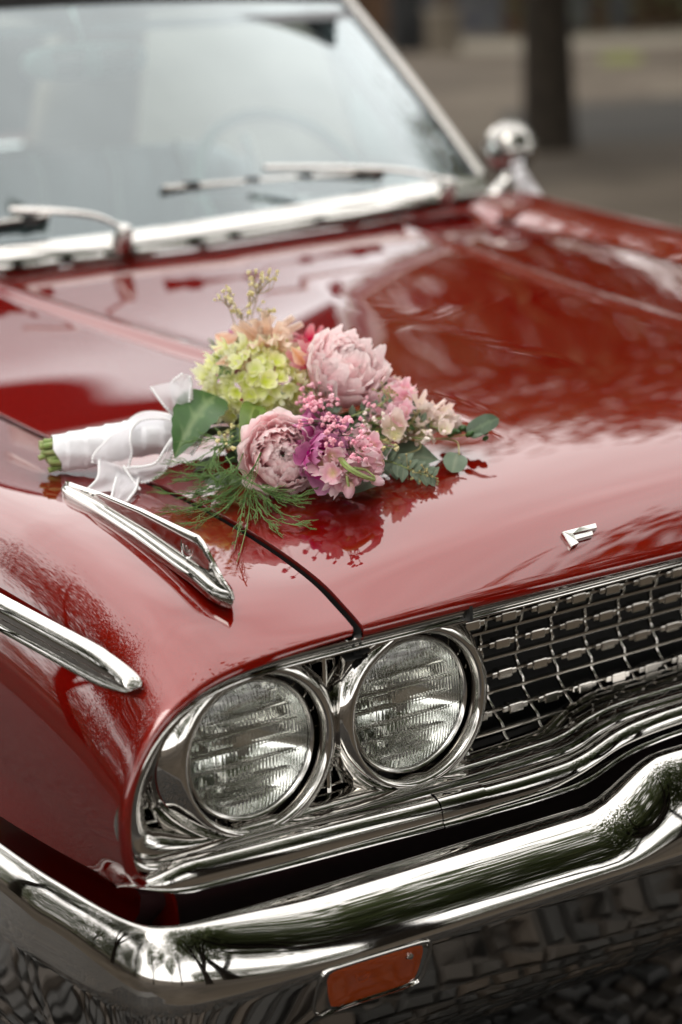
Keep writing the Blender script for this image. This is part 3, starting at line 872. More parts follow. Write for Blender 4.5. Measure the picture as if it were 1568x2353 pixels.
# ---------------------------------------------------------------- ground and surroundings
def noise_mat(name, stops, scale, rough=.9, bump=(40, .3, .01), detail=6, coord='Object', scale2=None):
    m = bpy.data.materials.new(name); m.use_nodes = True
    nt = m.node_tree; b = nt.nodes['Principled BSDF']; b.inputs['Roughness'].default_value = rough; b.inputs['Specular IOR Level'].default_value = .08
    t = nt.nodes.new('ShaderNodeTexCoord'); n = nt.nodes.new('ShaderNodeTexNoise')
    n.inputs['Scale'].default_value = scale; n.inputs['Detail'].default_value = detail; n.inputs['Roughness'].default_value = .6
    r = nt.nodes.new('ShaderNodeValToRGB')
    while len(r.color_ramp.elements) < len(stops): r.color_ramp.elements.new(.5)
    for e, (p, c) in zip(r.color_ramp.elements, stops): e.position = p; e.color = (*c, 1)
    nt.links.new(t.outputs[coord], n.inputs['Vector']); nt.links.new(n.outputs[0], r.inputs[0]); nt.links.new(r.outputs[0], b.inputs['Base Color'])
    if bump:
        n2 = nt.nodes.new('ShaderNodeTexNoise'); n2.inputs['Scale'].default_value = bump[0]; n2.inputs['Detail'].default_value = 4
        q = nt.nodes.new('ShaderNodeBump'); q.inputs['Strength'].default_value = bump[1]; q.inputs['Distance'].default_value = bump[2]
        nt.links.new(t.outputs[coord], n2.inputs['Vector']); nt.links.new(n2.outputs[0], q.inputs['Height']); nt.links.new(q.outputs[0], b.inputs['Normal'])
    MATS[name] = m; return m
noise_mat('ground', [(.30, (.034, .027, .020)), (.48, (.070, .056, .042)), (.62, (.100, .082, .063)), (.75, (.052, .045, .030))], .35, bump=(30, .4, .01))
noise_mat('asphalt', [(.3, (.030, .028, .025)), (.7, (.050, .046, .041))], .8)
noise_mat('earth', [(.3, (.028, .022, .016)), (.7, (.055, .044, .033))], .9)
noise_mat('plinth', [(.3, (.13, .115, .09)), (.7, (.18, .16, .13))], 1.2)
noise_mat('darkwood', [(.3, (.035, .022, .015)), (.7, (.085, .05, .03))], 2.0)
noise_mat('greypanel', [(.3, (.05, .05, .056)), (.7, (.085, .085, .095))], 1.0)
noise_mat('bark', [(.3, (.012, .010, .008)), (.7, (.030, .024, .018))], 6, bump=(25, .8, .02))
noise_mat('binmat', [(.3, (.015, .016, .017)), (.7, (.03, .03, .03))], 3)
noise_mat('grassmat', [(.3, (.07, .08, .02)), (.7, (.14, .14, .045))], 9)
noise_mat('sandstone', [(.3, (.085, .07, .052)), (.7, (.13, .11, .085))], 1)
def island_mat(name, c1, c2, c3, rough=.7, trans=0):
    m = bpy.data.materials.new(name); m.use_nodes = True
    nt = m.node_tree; b = nt.nodes['Principled BSDF']; b.inputs['Roughness'].default_value = rough
    g = nt.nodes.new('ShaderNodeNewGeometry'); r = nt.nodes.new('ShaderNodeValToRGB')
    r.color_ramp.elements.new(.5)
    for e, (p, c) in zip(r.color_ramp.elements, ((0, c1), (.5, c2), (1, c3))): e.position = p; e.color = (*c, 1)
    nt.links.new(g.outputs['Random Per Island'], r.inputs[0]); nt.links.new(r.outputs[0], b.inputs['Base Color'])
    if trans:
        tr = nt.nodes.new('ShaderNodeBsdfTranslucent'); x = nt.nodes.new('ShaderNodeMixShader'); x.inputs[0].default_value = trans
        nt.links.new(r.outputs[0], tr.inputs[0]); o = nt.nodes['Material Output']
        nt.links.new(b.outputs[0], x.inputs[1]); nt.links.new(tr.outputs[0], x.inputs[2]); nt.links.new(x.outputs[0], o.inputs[0])
    MATS[name] = m; return m
island_mat('cobble', (.020, .019, .018), (.036, .034, .032), (.065, .048, .035), .6)
island_mat('leafmat', (.075, .105, .038), (.11, .145, .055), (.16, .18, .07), .55, .4)
island_mat('leafmat_dark', (.060, .075, .034), (.09, .11, .046), (.13, .14, .06), .55, .35)

n = 60
gx = np.concatenate([np.linspace(-420, -30, 10), np.linspace(-26, 40, n), np.linspace(50, 420, 10)])
A = np.array([[(x, y, 0) for x in gx] for y in gx])
g = grid('ground', A, 'ground'); g['kind'] = 'structure'
# cobbles around the nose of the car
mb = MB()
r_ = np.random.default_rng(3)
row = 0; y = -1.15
while y < .9:
    d = .040+r_.uniform(-.006, .008); x = -2.9+r_.uniform(0, .08)
    while x < 1.5:
        w = .042+r_.uniform(-.014, .020); h = .020+r_.uniform(-.006, .007)
        j = r_.uniform(-.006, .006, (4, 2)); cx_, cy_ = x+w/2, y+d/2
        q = np.array([(-1, -1), (1, -1), (1, 1), (-1, 1)])*np.array([w/2-.004, d/2-.004])+j
        b_ = np.c_[cx_+q[:, 0], cy_+q[:, 1], np.full(4, -.01)]
        m_ = np.c_[cx_+q[:, 0], cy_+q[:, 1], np.full(4, h-.012)]
        t_ = np.c_[cx_+q[:, 0]*.74, cy_+q[:, 1]*.74, h+r_.uniform(-.003, .003, 4)]
        mb.add(np.vstack([b_, m_, t_]), [(i, (i+1) % 4, 4+(i+1) % 4, 4+i) for i in range(4)]+[(4+i, 4+(i+1) % 4, 8+(i+1) % 4, 8+i) for i in range(4)]+[(8, 9, 10, 11)])
        x += w
    y += d
ca_, sa_ = math.cos(.12), math.sin(.12)
mb.V = [np.stack([v[:, 0]*ca_-v[:, 1]*sa_+.012*np.sin(v[:, 1]*9), v[:, 0]*sa_+v[:, 1]*ca_+.02*np.sin(v[:, 0]*5), v[:, 2]], 1) for v in mb.V]
cob = mb.build('cobblestones', 'cobble', None, smooth=False)
cob['kind'] = 'stuff'; cob['label'] = 'grey cobblestones under and in front of the car'; cob['category'] = 'cobblestones'
def cobble_sheet():
    m = bpy.data.materials.new('cobble_far'); m.use_nodes = True
    nt = m.node_tree; b = nt.nodes['Principled BSDF']; b.inputs['Roughness'].default_value = .6
    t = nt.nodes.new('ShaderNodeTexCoord'); v = nt.nodes.new('ShaderNodeTexVoronoi'); v.inputs['Scale'].default_value = 22
    r = nt.nodes.new('ShaderNodeValToRGB')
    for e, (p, c) in zip(r.color_ramp.elements, ((0, (.020, .019, .018)), (1, (.060, .048, .038)))): e.position = p; e.color = (*c, 1)
    v2 = nt.nodes.new('ShaderNodeTexVoronoi'); v2.feature = 'DISTANCE_TO_EDGE'; v2.inputs['Scale'].default_value = 22
    q = nt.nodes.new('ShaderNodeBump'); q.inputs['Strength'].default_value = .9; q.inputs['Distance'].default_value = .02
    nt.links.new(t.outputs['Object'], v.inputs['Vector']); nt.links.new(t.outputs['Object'], v2.inputs['Vector'])
    nt.links.new(v.outputs['Color'], r.inputs[0]); nt.links.new(r.outputs[0], b.inputs['Base Color'])
    nt.links.new(v2.outputs['Distance'], q.inputs['Height']); nt.links.new(q.outputs[0], b.inputs['Normal']); MATS['cobble_far'] = m
    o = mk('cobbled_yard', [(-3.4, -1.6, .004), (2.6, -1.1, .004), (2.6, 5.0, .004), (-3.4, 5.0, .004)], [(0, 1, 2, 3)], 'cobble_far', smooth=False); o['kind'] = 'structure'
cobble_sheet()
def sheet(name, px, z, m):
    V = [at(p, z=0) for p in px]; V = [(v[0], v[1], z) for v in V]
    o = mk(name, V, [tuple(range(len(V)))], m, smooth=False); o['kind'] = 'structure'; return o
sheet('road', [(1150, 262), (1330, 240), (1640, 222), (1640, 318), (1330, 330), (1150, 330)], .004, 'asphalt')
sheet('earth_bed', [(1050, 352), (1250, 338), (1640, 326), (1640, 392), (1400, 405), (1180, 420), (1000, 400)], .004, 'earth')
o = sheet('grass_verge', [(1375, 128), (1440, 118), (1480, 128), (1470, 145), (1390, 148)], .006, 'grassmat')
sheet('kerb_strip', [(950, 118), (1190, 120), (1640, 98), (1640, 68), (1190, 92), (950, 98)], .008, 'plinth')
sheet('sand_patch', [(1330, 150), (1400, 148), (1420, 165), (1350, 172)], .005, 'sandstone')
sheet('sand_path', [(1500, 205), (1640, 195), (1640, 215), (1500, 222)], .006, 'sandstone')

# fence / shed front far behind the tree
pa, pb = at((1040, 86), z=0), at((1568, 62), z=0)
ex = (pb-pa)/np.linalg.norm(pb-pa); fn = np.array([ex[1], -ex[0], 0]); Lf = np.linalg.norm(pb-pa)
fence = empty('panel_fence', 'dark brown fence with grey panels far behind the tree trunk', 'fence', loc=tuple(pa))
Mrot = np.stack([ex, -fn, np.array([0, 0, 1])], 1)
s0 = -2.0; k = 0
while s0 < Lf+6:
    wd = (1.05, .8, 1.35, .7)[k % 4]
    mb = MB(); mb.box(ex*s0+np.array([0, 0, 1.3]), (.14, .10, 1.3), Mrot); mb.build('post', 'darkwood', fence, smooth=False)
    mb = MB(); mb.box(ex*(s0+wd/2)+fn*-.05+np.array([0, 0, 1.25]), (wd/2-.145, .03, 1.2), Mrot); mb.build('panel', 'greypanel' if k % 3 else 'darkwood', fence, smooth=False)
    s0 += wd; k += 1
pbn = at((940, 118), z=0)
bn_ = empty('litter_bin', 'black litter bin standing beside the windscreen pillar in the distance', 'bin', loc=tuple(pbn))
mb = MB(); mb.lathe([(.001, 0), (.28, 0), (.31, .05), (.33, .95), (.33, 1.0), (.001, 1.0)], (0, 0, 0), (0, 0, 1), 28); mb.build('bin_body', 'binmat', bn_)
mb = MB(); mb.lathe([(.36, 1.0), (.37, 1.04), (.30, 1.16), (.15, 1.24), (.001, 1.26)], (0, 0, 0), (0, 0, 1), 28); mb.build('bin_lid', 'binmat', bn_)
pst = at((1020, 122), z=0)
bo = empty('stone_bollard', 'pale square stone bollard beside the black litter bin', 'bollard', loc=tuple(pst))
mb = MB(); mb.box((0, 0, .32), (.20, .20, .32)); mb.build('shaft', 'sandstone', bo, smooth=False)
mb = MB(); mb.box((0, 0, .68), (.23, .23, .04)); mb.build('cap', 'plinth', bo, smooth=False)

# ---- trees
def leaf_crown(seed, rx, rz, nclump, per, ls):
    r_ = np.random.default_rng(seed)
    V = []; 
    cl = r_.normal(size=(nclump, 3)); cl /= np.linalg.norm(cl, axis=1)[:, None]; rad = r_.uniform(.35, 1.0, nclump)**.6
    cl = cl*rad[:, None]*np.array([rx, rx, rz])
    for c in cl:
        k = int(per*r_.uniform(.5, 1.4)); sg = rx*r_.uniform(.10, .2)
        p = c+r_.normal(size=(k, 3))*np.array([sg, sg, sg*.65])
        a = r_.normal(size=(k, 3)); a /= np.linalg.norm(a, axis=1)[:, None]
        b = np.cross(a, r_.normal(size=(k, 3))); b /= np.linalg.norm(b, axis=1)[:, None]
        s = ls*r_.uniform(.6, 1.3, k)[:, None]
        V.append(np.stack([p-a*s, p+b*s*.5, p+a*s, p-b*s*.5], 1))
    V = np.concatenate(V).reshape(-1, 3)
    F = [(4*i, 4*i+1, 4*i+2, 4*i+3) for i in range(len(V)//4)]
    me = bpy.data.meshes.new('crown'); me.from_pydata(V.tolist(), [], F); me.update()
    return me, cl
def trunk_mesh(seed, h, r0, cl, zc):
    r_ = np.random.default_rng(seed); mb = MB()
    P = np.array([(0, 0, -.05), (.01, 0, .25), (r_.uniform(-.06, .06), .03, h*.35), (r_.uniform(-.1, .1), -.03, h*.7), (r_.uniform(-.15, .15), .05, h)])
    P = catmull(P, 14); mb.tube(P, np.linspace(r0*1.12, r0*.35, 14)*np.r_[1.15, np.ones(13)], 12)
    for i in range(9):
        a = P[int(r_.integers(5, 13))]; b = cl[int(r_.integers(0, len(cl)))]+np.array([0, 0, zc])
        if b[2] < a[2]: b[2] = a[2]+.5
        m = (a+b)/2+np.array([0, 0, .15*abs(b[2]-a[2])]); Q = catmull([a, m, b], 8); mb.tube(Q, np.linspace(r0*.38, r0*.06, 8), 7)
    me = bpy.data.meshes.new('trunk'); me.from_pydata(np.vstack(mb.V).tolist(), [], mb.F); me.polygons.foreach_set('use_smooth', [True]*len(me.polygons)); me.update()
    return me
VAR = []
for s_, (rx, rz, nc, per, ls, h, zc, r0, lm_) in enumerate([(3.2, 2.7, 130, 80, .10, 5.2, 5.6, .225, 'leafmat'), (2.6, 3.2, 100, 50, .12, 5.4, 6.0, .17, 'leafmat_dark'), (4.2, 3.2, 200, 135, .075, 6.0, 7.0, .24, 'leafmat_dark'), (1.7, 1.6, 60, 45, .10, 2.6, 3.2, .09, 'leafmat'), (4.2, 3.3, 120, 36, .16, 6.0, 7.0, .20, 'leafmat')]):
    me, cl = leaf_crown(20+s_, rx, rz, nc, per, ls)
    tr = trunk_mesh(40+s_, h, r0, cl, zc)
    me.materials.append(MATS[lm_]); tr.materials.append(MATS['bark'])
    VAR.append((me, tr, zc))
def tree(x, y, v, rz, s, label, group='trees standing around the car'):
    t = empty('tree', label, 'tree', group, loc=(x, y, 0)); t.rotation_euler = (0, 0, rz); t.scale = (s, s, s)
    me, tr, zc = VAR[v]
    link('trunk', tr, None, t)
    c = link('crown', me, None, t); c.location = (0, 0, zc)
    return t
tb_ = at((1262, 345), z=0)
tree(tb_[0], tb_[1], 0, .4, .98, 'leafy tree whose dark trunk stands behind the far fender')
def polar(az, d): return (d*math.sin(math.radians(az)), d*math.cos(math.radians(az)))
SPOTS = [ # azimuth, distance, variant, scale, label
    (52, 14.0, 4, .72, 'broad tree reflected as the dark mass in the bonnet'),
    (62, 15.0, 0, 1.0, 'tree to the rear of the car mirrored at the edge of the bonnet'),
    (0, 0, 2, 1.1, 'tall distant tree hidden behind the nearer dark trunk'),
    (10, 27.0, 2, .72, 'tall tree behind the car mirrored beside the bonnet ridge'),
    (1, 26.0, 0, 1.0, 'tree behind the car roof mirrored in the bonnet'),
    (-9, 27.0, 2, .75, 'tree directly behind the car mirrored near the bouquet handle'),
    (-18, 24.0, 1, 1.0, 'slim tree behind the car mirrored in the fender'),
    (-42, 10.5, 2, .95, 'tree beside the car mirrored in the fender roll'),
    (-66, 8.5, 2, .95, 'tree beside the front wheel mirrored above the side trim'),
    (-91, 9.5, 2, .85, 'slim tree mirrored in the bumper corner'),
    (-122, 8.0, 3, 1.15, 'small young tree mirrored in the bumper corner'),
    (-146, 15.0, 0, .75, 'tree in front of the car mirrored along the bumper'),
    (-158, 10.0, 4, .95, 'tall broad tree in front of the car mirrored in the headlights'),
    (-178, 7.5, 4, 1.25, 'tall broad tree facing the car mirrored along the bonnet lip'),
    (160, 8.0, 4, 1.5, 'tall broad tree in front of the car mirrored in the grille'),
    (172, 14.0, 0, 1.9, 'tall tree in the second row mirrored in the grille'),
    (138, 9.5, 4, 1.3, 'tall broad tree mirrored in the right end of the bumper'),
    (148, 14.0, 0, 1.9, 'tall tree in the second row mirrored at the right of the bumper'),
    (122, 11.0, 4, 1.1, 'broad tree mirrored at the right of the bonnet lip'),
    (99, 17.0, 0, .9, 'tree beside the far fender out of direct view'),
    (70, 14.0, 2, .8, 'bushy tree mirrored near the far edge of the bonnet'),
    (88, 15.0, 2, .8, 'bushy tree beside the far door mirrored low in the bonnet'),
    (79, 16.0, 1, 1.0, 'slim tree beside the far door mirrored in the bonnet')]
for i, (az, d, v, s, lb) in enumerate(SPOTS):
    x, y = polar(az, d)
    if d == 0: x, y = CAM[0]+1.75*(tb_[0]-CAM[0]), CAM[1]+1.75*(tb_[1]-CAM[1])
    tree(x, y, v, i*1.7, s, lb)

BUSH = [(9, 'behind the car roof'), (42, 'right behind the distant tree trunk'), (53, 'right of the distant tree trunk'), (63, 'beyond the far fender'), (73, 'beyond the far headlights'), (84, 'beyond the far door mirror'), (95, 'level with the far front wheel'),
        (108, 'level with the far bumper end'), (120, 'ahead of the far bumper end'), (132, 'ahead of the far headlights'), (144, 'ahead of the grille, far side'), (156, 'ahead of the grille middle'), (168, 'ahead of the grille, near side'), (180, 'straight ahead of the near headlights'),
        (-38, 'far beside the near door'), (-60, 'far beside the near front wheel'), (-54, 'close beside the near door'), (-72, 'close beside the near front wheel'), (-88, 'close beside the near bumper end')]
for i, (az, wh) in enumerate(BUSH):  # unseen bushes added to block bright sky low on the horizon
    x, y = polar(az, 40 if 0 < az < 100 else (24 if az > 100 else (13 if 'close' in wh else 30))); s_ = 1.25 if 0 < az < 100 else .72
    t = empty('sky_block_bush', 'unseen bush added to block low sky '+wh+', mirrored at the horizon', 'bush', 'added bushes blocking the low sky', loc=(x, y, 0))
    c = link('foliage', VAR[2][0], None, t); c.location = (0, 0, 2.5*s_); c.scale = (s_*1.1, s_*1.1, s_); c.rotation_euler = (0, 0, i*1.3)
    link('stem', VAR[3][1], None, t)
# ---------------------------------------------------------------- the bouquet
def cdir(a, b, c):
    d = rt*a+up*b-fw*c; return d/np.linalg.norm(d)
def basis_from(ax):
    ax = np.asarray(ax, float); ax = ax/np.linalg.norm(ax)
    t = np.array([0, 0, 1.0]) if abs(ax[2]) < .9 else np.array([1.0, 0, 0])
    u = np.cross(t, ax); u /= np.linalg.norm(u)
    return np.stack([u, np.cross(ax, u), ax], 1)
def mat4(M3, loc):
    m = Matrix.Identity(4)
    for i in range(3):
        for j in range(3): m[i][j] = float(M3[i, j])
        m[i][3] = float(loc[i])
    return m
def petal_mat(name, base, tip, edge, rough=.6, tr=.35):
    m = bpy.data.materials.new(name); m.use_nodes = True
    nt = m.node_tree; b = nt.nodes['Principled BSDF']; b.inputs['Roughness'].default_value = rough
    b.inputs['Specular IOR Level'].default_value = .25
    a = nt.nodes.new('ShaderNodeAttribute'); a.attribute_name = 't'
    r = nt.nodes.new('ShaderNodeValToRGB'); r.color_ramp.elements.new(.5)
    for e, (p, c) in zip(r.color_ramp.elements, ((0.05, base), (.55, tip), (1, edge))): e.position = p; e.color = (*c, 1)
    oi = nt.nodes.new('ShaderNodeObjectInfo')
    hs = nt.nodes.new('ShaderNodeHueSaturation')
    mr = nt.nodes.new('ShaderNodeMapRange'); mr.inputs[3].default_value = .9; mr.inputs[4].default_value = 1.3
    mr2 = nt.nodes.new('ShaderNodeMapRange'); mr2.inputs[3].default_value = .92; mr2.inputs[4].default_value = 1.06
    nt.links.new(a.outputs['Fac'], r.inputs[0]); nt.links.new(oi.outputs['Random'], mr.inputs[0]); nt.links.new(oi.outputs['Random'], mr2.inputs[0])
    nt.links.new(mr.outputs[0], hs.inputs['Saturation']); nt.links.new(mr2.outputs[0], hs.inputs['Value']); nt.links.new(r.outputs[0], hs.inputs['Color'])
    tc_ = nt.nodes.new('ShaderNodeTexCoord'); n_ = nt.nodes.new('ShaderNodeTexNoise'); n_.inputs['Scale'].default_value = 9; n_.inputs['Detail'].default_value = 4
    bp_ = nt.nodes.new('ShaderNodeBump'); bp_.inputs['Strength'].default_value = .25; bp_.inputs['Distance'].default_value = .05
    nt.links.new(tc_.outputs['Object'], n_.inputs['Vector']); nt.links.new(n_.outputs[0], bp_.inputs['Height']); nt.links.new(bp_.outputs[0], b.inputs['Normal'])
    nt.links.new(hs.outputs[0], b.inputs['Base Color'])
    t = nt.nodes.new('ShaderNodeBsdfTranslucent'); nt.links.new(hs.outputs[0], t.inputs[0])
    x = nt.nodes.new('ShaderNodeMixShader'); x.inputs[0].default_value = tr
    o = nt.nodes['Material Output']
    nt.links.new(b.outputs[0], x.inputs[1]); nt.links.new(t.outputs[0], x.inputs[2]); nt.links.new(x.outputs[0], o.inputs[0])
    MATS[name] = m
petal_mat('peony', (.96, .47, .53), (.99, .77, .79), (.995, .91, .90), tr=.45)
petal_mat('hydrangea', (.72, .80, .22), (.90, .92, .52), (.98, .97, .80), tr=.4)
petal_mat('magenta', (.38, .02, .17), (.60, .12, .36), (.76, .34, .56))
petal_mat('stock', (.70, .56, .34), (.86, .54, .62), (.94, .76, .78))
petal_mat('cream', (.76, .74, .42), (.92, .84, .70), (.92, .76, .74))
petal_mat('peach', (.82, .50, .34), (.93, .70, .56), (.95, .82, .72))
petal_mat('redpink', (.60, .04, .08), (.72, .12, .20), (.84, .50, .52))
def leaf_mat(name, c1, c2, rough=.45, vein=None):
    m = bpy.data.materials.new(name); m.use_nodes = True
    nt = m.node_tree; b = nt.nodes['Principled BSDF']; b.inputs['Roughness'].default_value = rough
    a = nt.nodes.new('ShaderNodeAttribute'); a.attribute_name = 't'
    r = nt.nodes.new('ShaderNodeValToRGB')
    for e, (p, c) in zip(r.color_ramp.elements, ((0, c2), (.25, c1))): e.position = p; e.color = (*c, 1)
    n = nt.nodes.new('ShaderNodeTexNoise'); n.inputs['Scale'].default_value = 60
    tcn = nt.nodes.new('ShaderNodeTexCoord'); nt.links.new(tcn.outputs['Object'], n.inputs['Vector'])
    mx = nt.nodes.new('ShaderNodeMix'); mx.data_type = 'RGBA'; mx.blend_type = 'MULTIPLY'; mx.inputs['Factor'].default_value = .45
    nt.links.new(a.outputs['Fac'], r.inputs[0]); nt.links.new(r.outputs[0], mx.inputs['A']); nt.links.new(n.outputs[0], mx.inputs['B'])
    nt.links.new(mx.outputs['Result'], b.inputs['Base Color'])
    t = nt.nodes.new('ShaderNodeBsdfTranslucent'); nt.links.new(mx.outputs['Result'], t.inputs[0])
    x = nt.nodes.new('ShaderNodeMixShader'); x.inputs[0].default_value = .2
    nt.links.new(b.outputs[0], x.inputs[1]); nt.links.new(t.outputs[0], x.inputs[2]); nt.links.new(x.outputs[0], nt.nodes['Material Output'].inputs[0])
    MATS[name] = m
leaf_mat('leaf', (.060, .150, .035), (.20, .30, .12))
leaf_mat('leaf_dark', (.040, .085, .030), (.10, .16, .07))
leaf_mat('eucalyptus', (.17, .235, .155), (.26, .31, .21), .6)
leaf_mat('lime', (.17, .28, .045), (.3, .38, .1))
mat('fernmat', (.085, .165, .04), .6, noise=(60, (.13, .23, .06)))
mat('stemgreen', (.20, .30, .07), .5, noise=(80, (.30, .33, .13)))
mat('twig', (.34, .30, .13), .6)
mat('darkstem', (.06, .075, .03), .7)
mat('pinkbloom', (.78, .25, .36), .7, noise=(120, (.84, .50, .56)))
mat('pearlbloom', (.86, .80, .70), .7, noise=(120, (.90, .72, .70)))
mat('yellowbloom', (.66, .56, .22), .7, noise=(120, (.74, .68, .42)))
mat('satin', (.80, .80, .83), .38, sheen=.3, bump=(260, .12, .002))
mat('pearl', (.84, .83, .84), .25)
def sheer():
    m = mat('sheer', (.84, .83, .86), .6, bump=(900, .2, .001))
    nt = m.node_tree; b = nt.nodes['Principled BSDF']; o = nt.nodes['Material Output']
    t = nt.nodes.new('ShaderNodeBsdfTransparent'); tl = nt.nodes.new('ShaderNodeBsdfTranslucent'); tl.inputs[0].default_value = (.85, .84, .87, 1)
    x1 = nt.nodes.new('ShaderNodeMixShader'); x1.inputs[0].default_value = .4
    lw = nt.nodes.new('ShaderNodeLayerWeight'); lw.inputs[0].default_value = .35
    mr = nt.nodes.new('ShaderNodeMapRange'); mr.inputs[3].default_value = .5; mr.inputs[4].default_value = .95
    x2 = nt.nodes.new('ShaderNodeMixShader')
    nt.links.new(lw.outputs['Facing'], mr.inputs[0]); nt.links.new(mr.outputs[0], x2.inputs[0])
    nt.links.new(b.outputs[0], x1.inputs[1]); nt.links.new(tl.outputs[0], x1.inputs[2])
    nt.links.new(t.outputs[0], x2.inputs[1]); nt.links.new(x1.outputs[0], x2.inputs[2]); nt.links.new(x2.outputs[0], o.inputs[0])
sheer()

def tmesh(name, V, F, T, m):
    me = bpy.data.meshes.new(name); me.from_pydata(np.asarray(V).tolist(), [], F)
    me.polygons.foreach_set('use_smooth', [True]*len(me.polygons))
    at_ = me.attributes.new('t', 'FLOAT', 'POINT'); at_.data.foreach_set('value', np.asarray(T, np.float32))
    me.materials.append(MATS[m]); me.update(); return me
def vnoise(r_, n, k):
    """smooth 1-D noise, n samples from k control values"""
    return np.interp(np.linspace(0, k-1, n), np.arange(k), r_.normal(size=k))

# petals as ruffled patches of a unit sphere: base at the back, tip turned towards +z
def sphere_petal(seed, tip_deg, half, m, ruff=.05, flare=.12, nu=11, nv=13):
    ruff *= 1.25; half *= 1.0
    r_ = np.random.default_rng(seed)
    V = np.zeros((nu, nv, 3)); T = np.zeros((nu, nv))
    edge = vnoise(r_, nv, 6)*.06; ed2 = r_.normal(size=nv)*.02
    rf = vnoise(r_, nv, 9)
    for i in range(nu):
        u = i/(nu-1)
        wid = half*(math.sin(math.pi*min(1, .12+.62*u)))**.8*(1-.25*max(0, u-.75)/.25)
        for j in range(nv):
            v = -1+2*j/(nv-1)
            tipa = math.radians(tip_deg)*(1+(edge[j]+ed2[j])*u**3)+math.radians(16)*abs(v)**4*u*.8
            pol = math.pi*.86*(1-u)+tipa*u
            az = math.radians(wid)*v/max(.35, math.sin(pol)+.12)
            rad = 1+flare*u**4+ruff*rf[j]*u**2.5-.05*math.cos(v*math.pi*.5)*0+.07*abs(v)**2*u
            V[i, j] = rad*np.array([math.sin(pol)*math.cos(az), math.sin(pol)*math.sin(az), math.cos(pol)])
            T[i, j] = u**1.3*(.85+.15*abs(v))
    return tmesh('petal', V.reshape(-1, 3), gridf(nu, nv), T.reshape(-1), m)
bouquet = empty('bouquet', 'bridal bouquet of pink peonies and green hydrangea lying across the bonnet', 'bouquet')
def flower(name, c, R, ax, n, meshes, tip0, tip1, rin=.22, seed=1, squash=1.0, label=None):
    f_ = empty(name, parent=bouquet)
    if label: f_['label'] = label
    f_.matrix_world = mat4(basis_from(ax), c)
    r_ = np.random.default_rng(seed)
    for i in range(n):
        q = i/(n-1); rr = R*(1-(1-rin)*q**.9)*r_.uniform(.93, 1.05)
        k = int(np.clip(q*len(meshes)+r_.uniform(-.8, .8), 0, len(meshes)-1))
        o = link('petal', meshes[k], None, f_)
        o.rotation_euler = (r_.normal()*.10, r_.normal()*.10, i*2.39996+r_.uniform(-.3, .3))
        o.scale = (rr, rr*r_.uniform(.9, 1.1), rr*squash*r_.uniform(.9, 1.1))
    return f_
PEO = [sphere_petal(100+i, t, h, 'peony', ru, fl) for i, (t, h, ru, fl) in enumerate([(84, 46, .03, .16), (76, 44, .04, .13), (66, 42, .05, .10), (58, 40, .06, .10), (50, 40, .07, .10), (42, 40, .08, .10), (36, 42, .09, .12), (28, 44, .10, .12), (20, 46, .12, .14), (14, 50, .12, .14)])]
pA = bq((800, 838), .098); pB = bq((648, 1048), .043)
flower('peony', pA, .047, cdir(.45, .62, .55), 84, PEO, 80, 12, seed=5, squash=1.12, label='pale pink peony behind the pink filler blooms')
flower('peony', pB, .0445, cdir(.10, .12, .95), 84, PEO, 80, 12, seed=9, label='pale pink peony lowest on the bonnet')

# hydrangea: dome of four-petalled florets
def floret(seed, m, L=1.0, npet=4, wid=.62, cup=.35, ruff=.06):
    r_ = np.random.default_rng(seed); mb = MB(); T = []
    nu, nv = 6, 7
    for k in range(npet):
        a0 = 2*math.pi*k/npet+r_.uniform(-.15, .15); rf = vnoise(r_, nv, 5); LL = L*r_.uniform(.85, 1.12); cu = cup*r_.uniform(.5, 1.5)
        A = np.zeros((nu, nv, 3))
        for i in range(nu):
            u = i/(nu-1)
            for j in range(nv):
                v = -1+2*j/(nv-1)
                w = LL*wid*math.sin(math.pi*(.06+.74*u))**.7*(1-.12*abs(v)*u)
                rr_ = LL*(u*(1-.18*v*v*u)); z = cu*u*u*LL+.22*v*v*u*LL+ruff*rf[j]*u*LL*2
                x, y = rr_, w*v
                A[i, j] = (x*math.cos(a0)-y*math.sin(a0), x*math.sin(a0)+y*math.cos(a0), z); T.append(u*.9+.1*abs(v))
        mb.grid(A)
    return tmesh('floret', np.vstack(mb.V), mb.F, T, m)
FLO = [floret(200+i, 'hydrangea', cup=c_) for i, c_ in enumerate((.1, .3, .5, .75, .2, .95))]
hyd = empty('hydrangea', parent=bouquet); hyd['label'] = 'yellow green hydrangea head'
hc = bq((600, 884), .072); hyd.matrix_world = mat4(np.stack([rt, up, -fw], 1), hc)
r_ = np.random.default_rng(11)
for i in range(150):
    z = 1-1.55*(i+.5)/150; th_ = i*2.39996; q = math.sqrt(1-z*z)
    nrm = np.array([q*math.cos(th_), q*math.sin(th_), z])
    rad = np.array([.058, .043, .042])*(1+.14*math.sin(3*th_+2*z)+r_.normal()*.06)
    p = nrm*rad; nn = nrm+r_.normal(size=3)*.28
    o = link('floret', FLO[int(r_.integers(0, 6))], None, hyd)
    s = r_.uniform(.0085, .0128); M = basis_from(nn); a = r_.uniform(0, 6.28); ca, sa = math.cos(a), math.sin(a)
    M = M@np.array([[ca, -sa, 0], [sa, ca, 0], [0, 0, 1]])*s
    o.matrix_local = mat4(M, p)
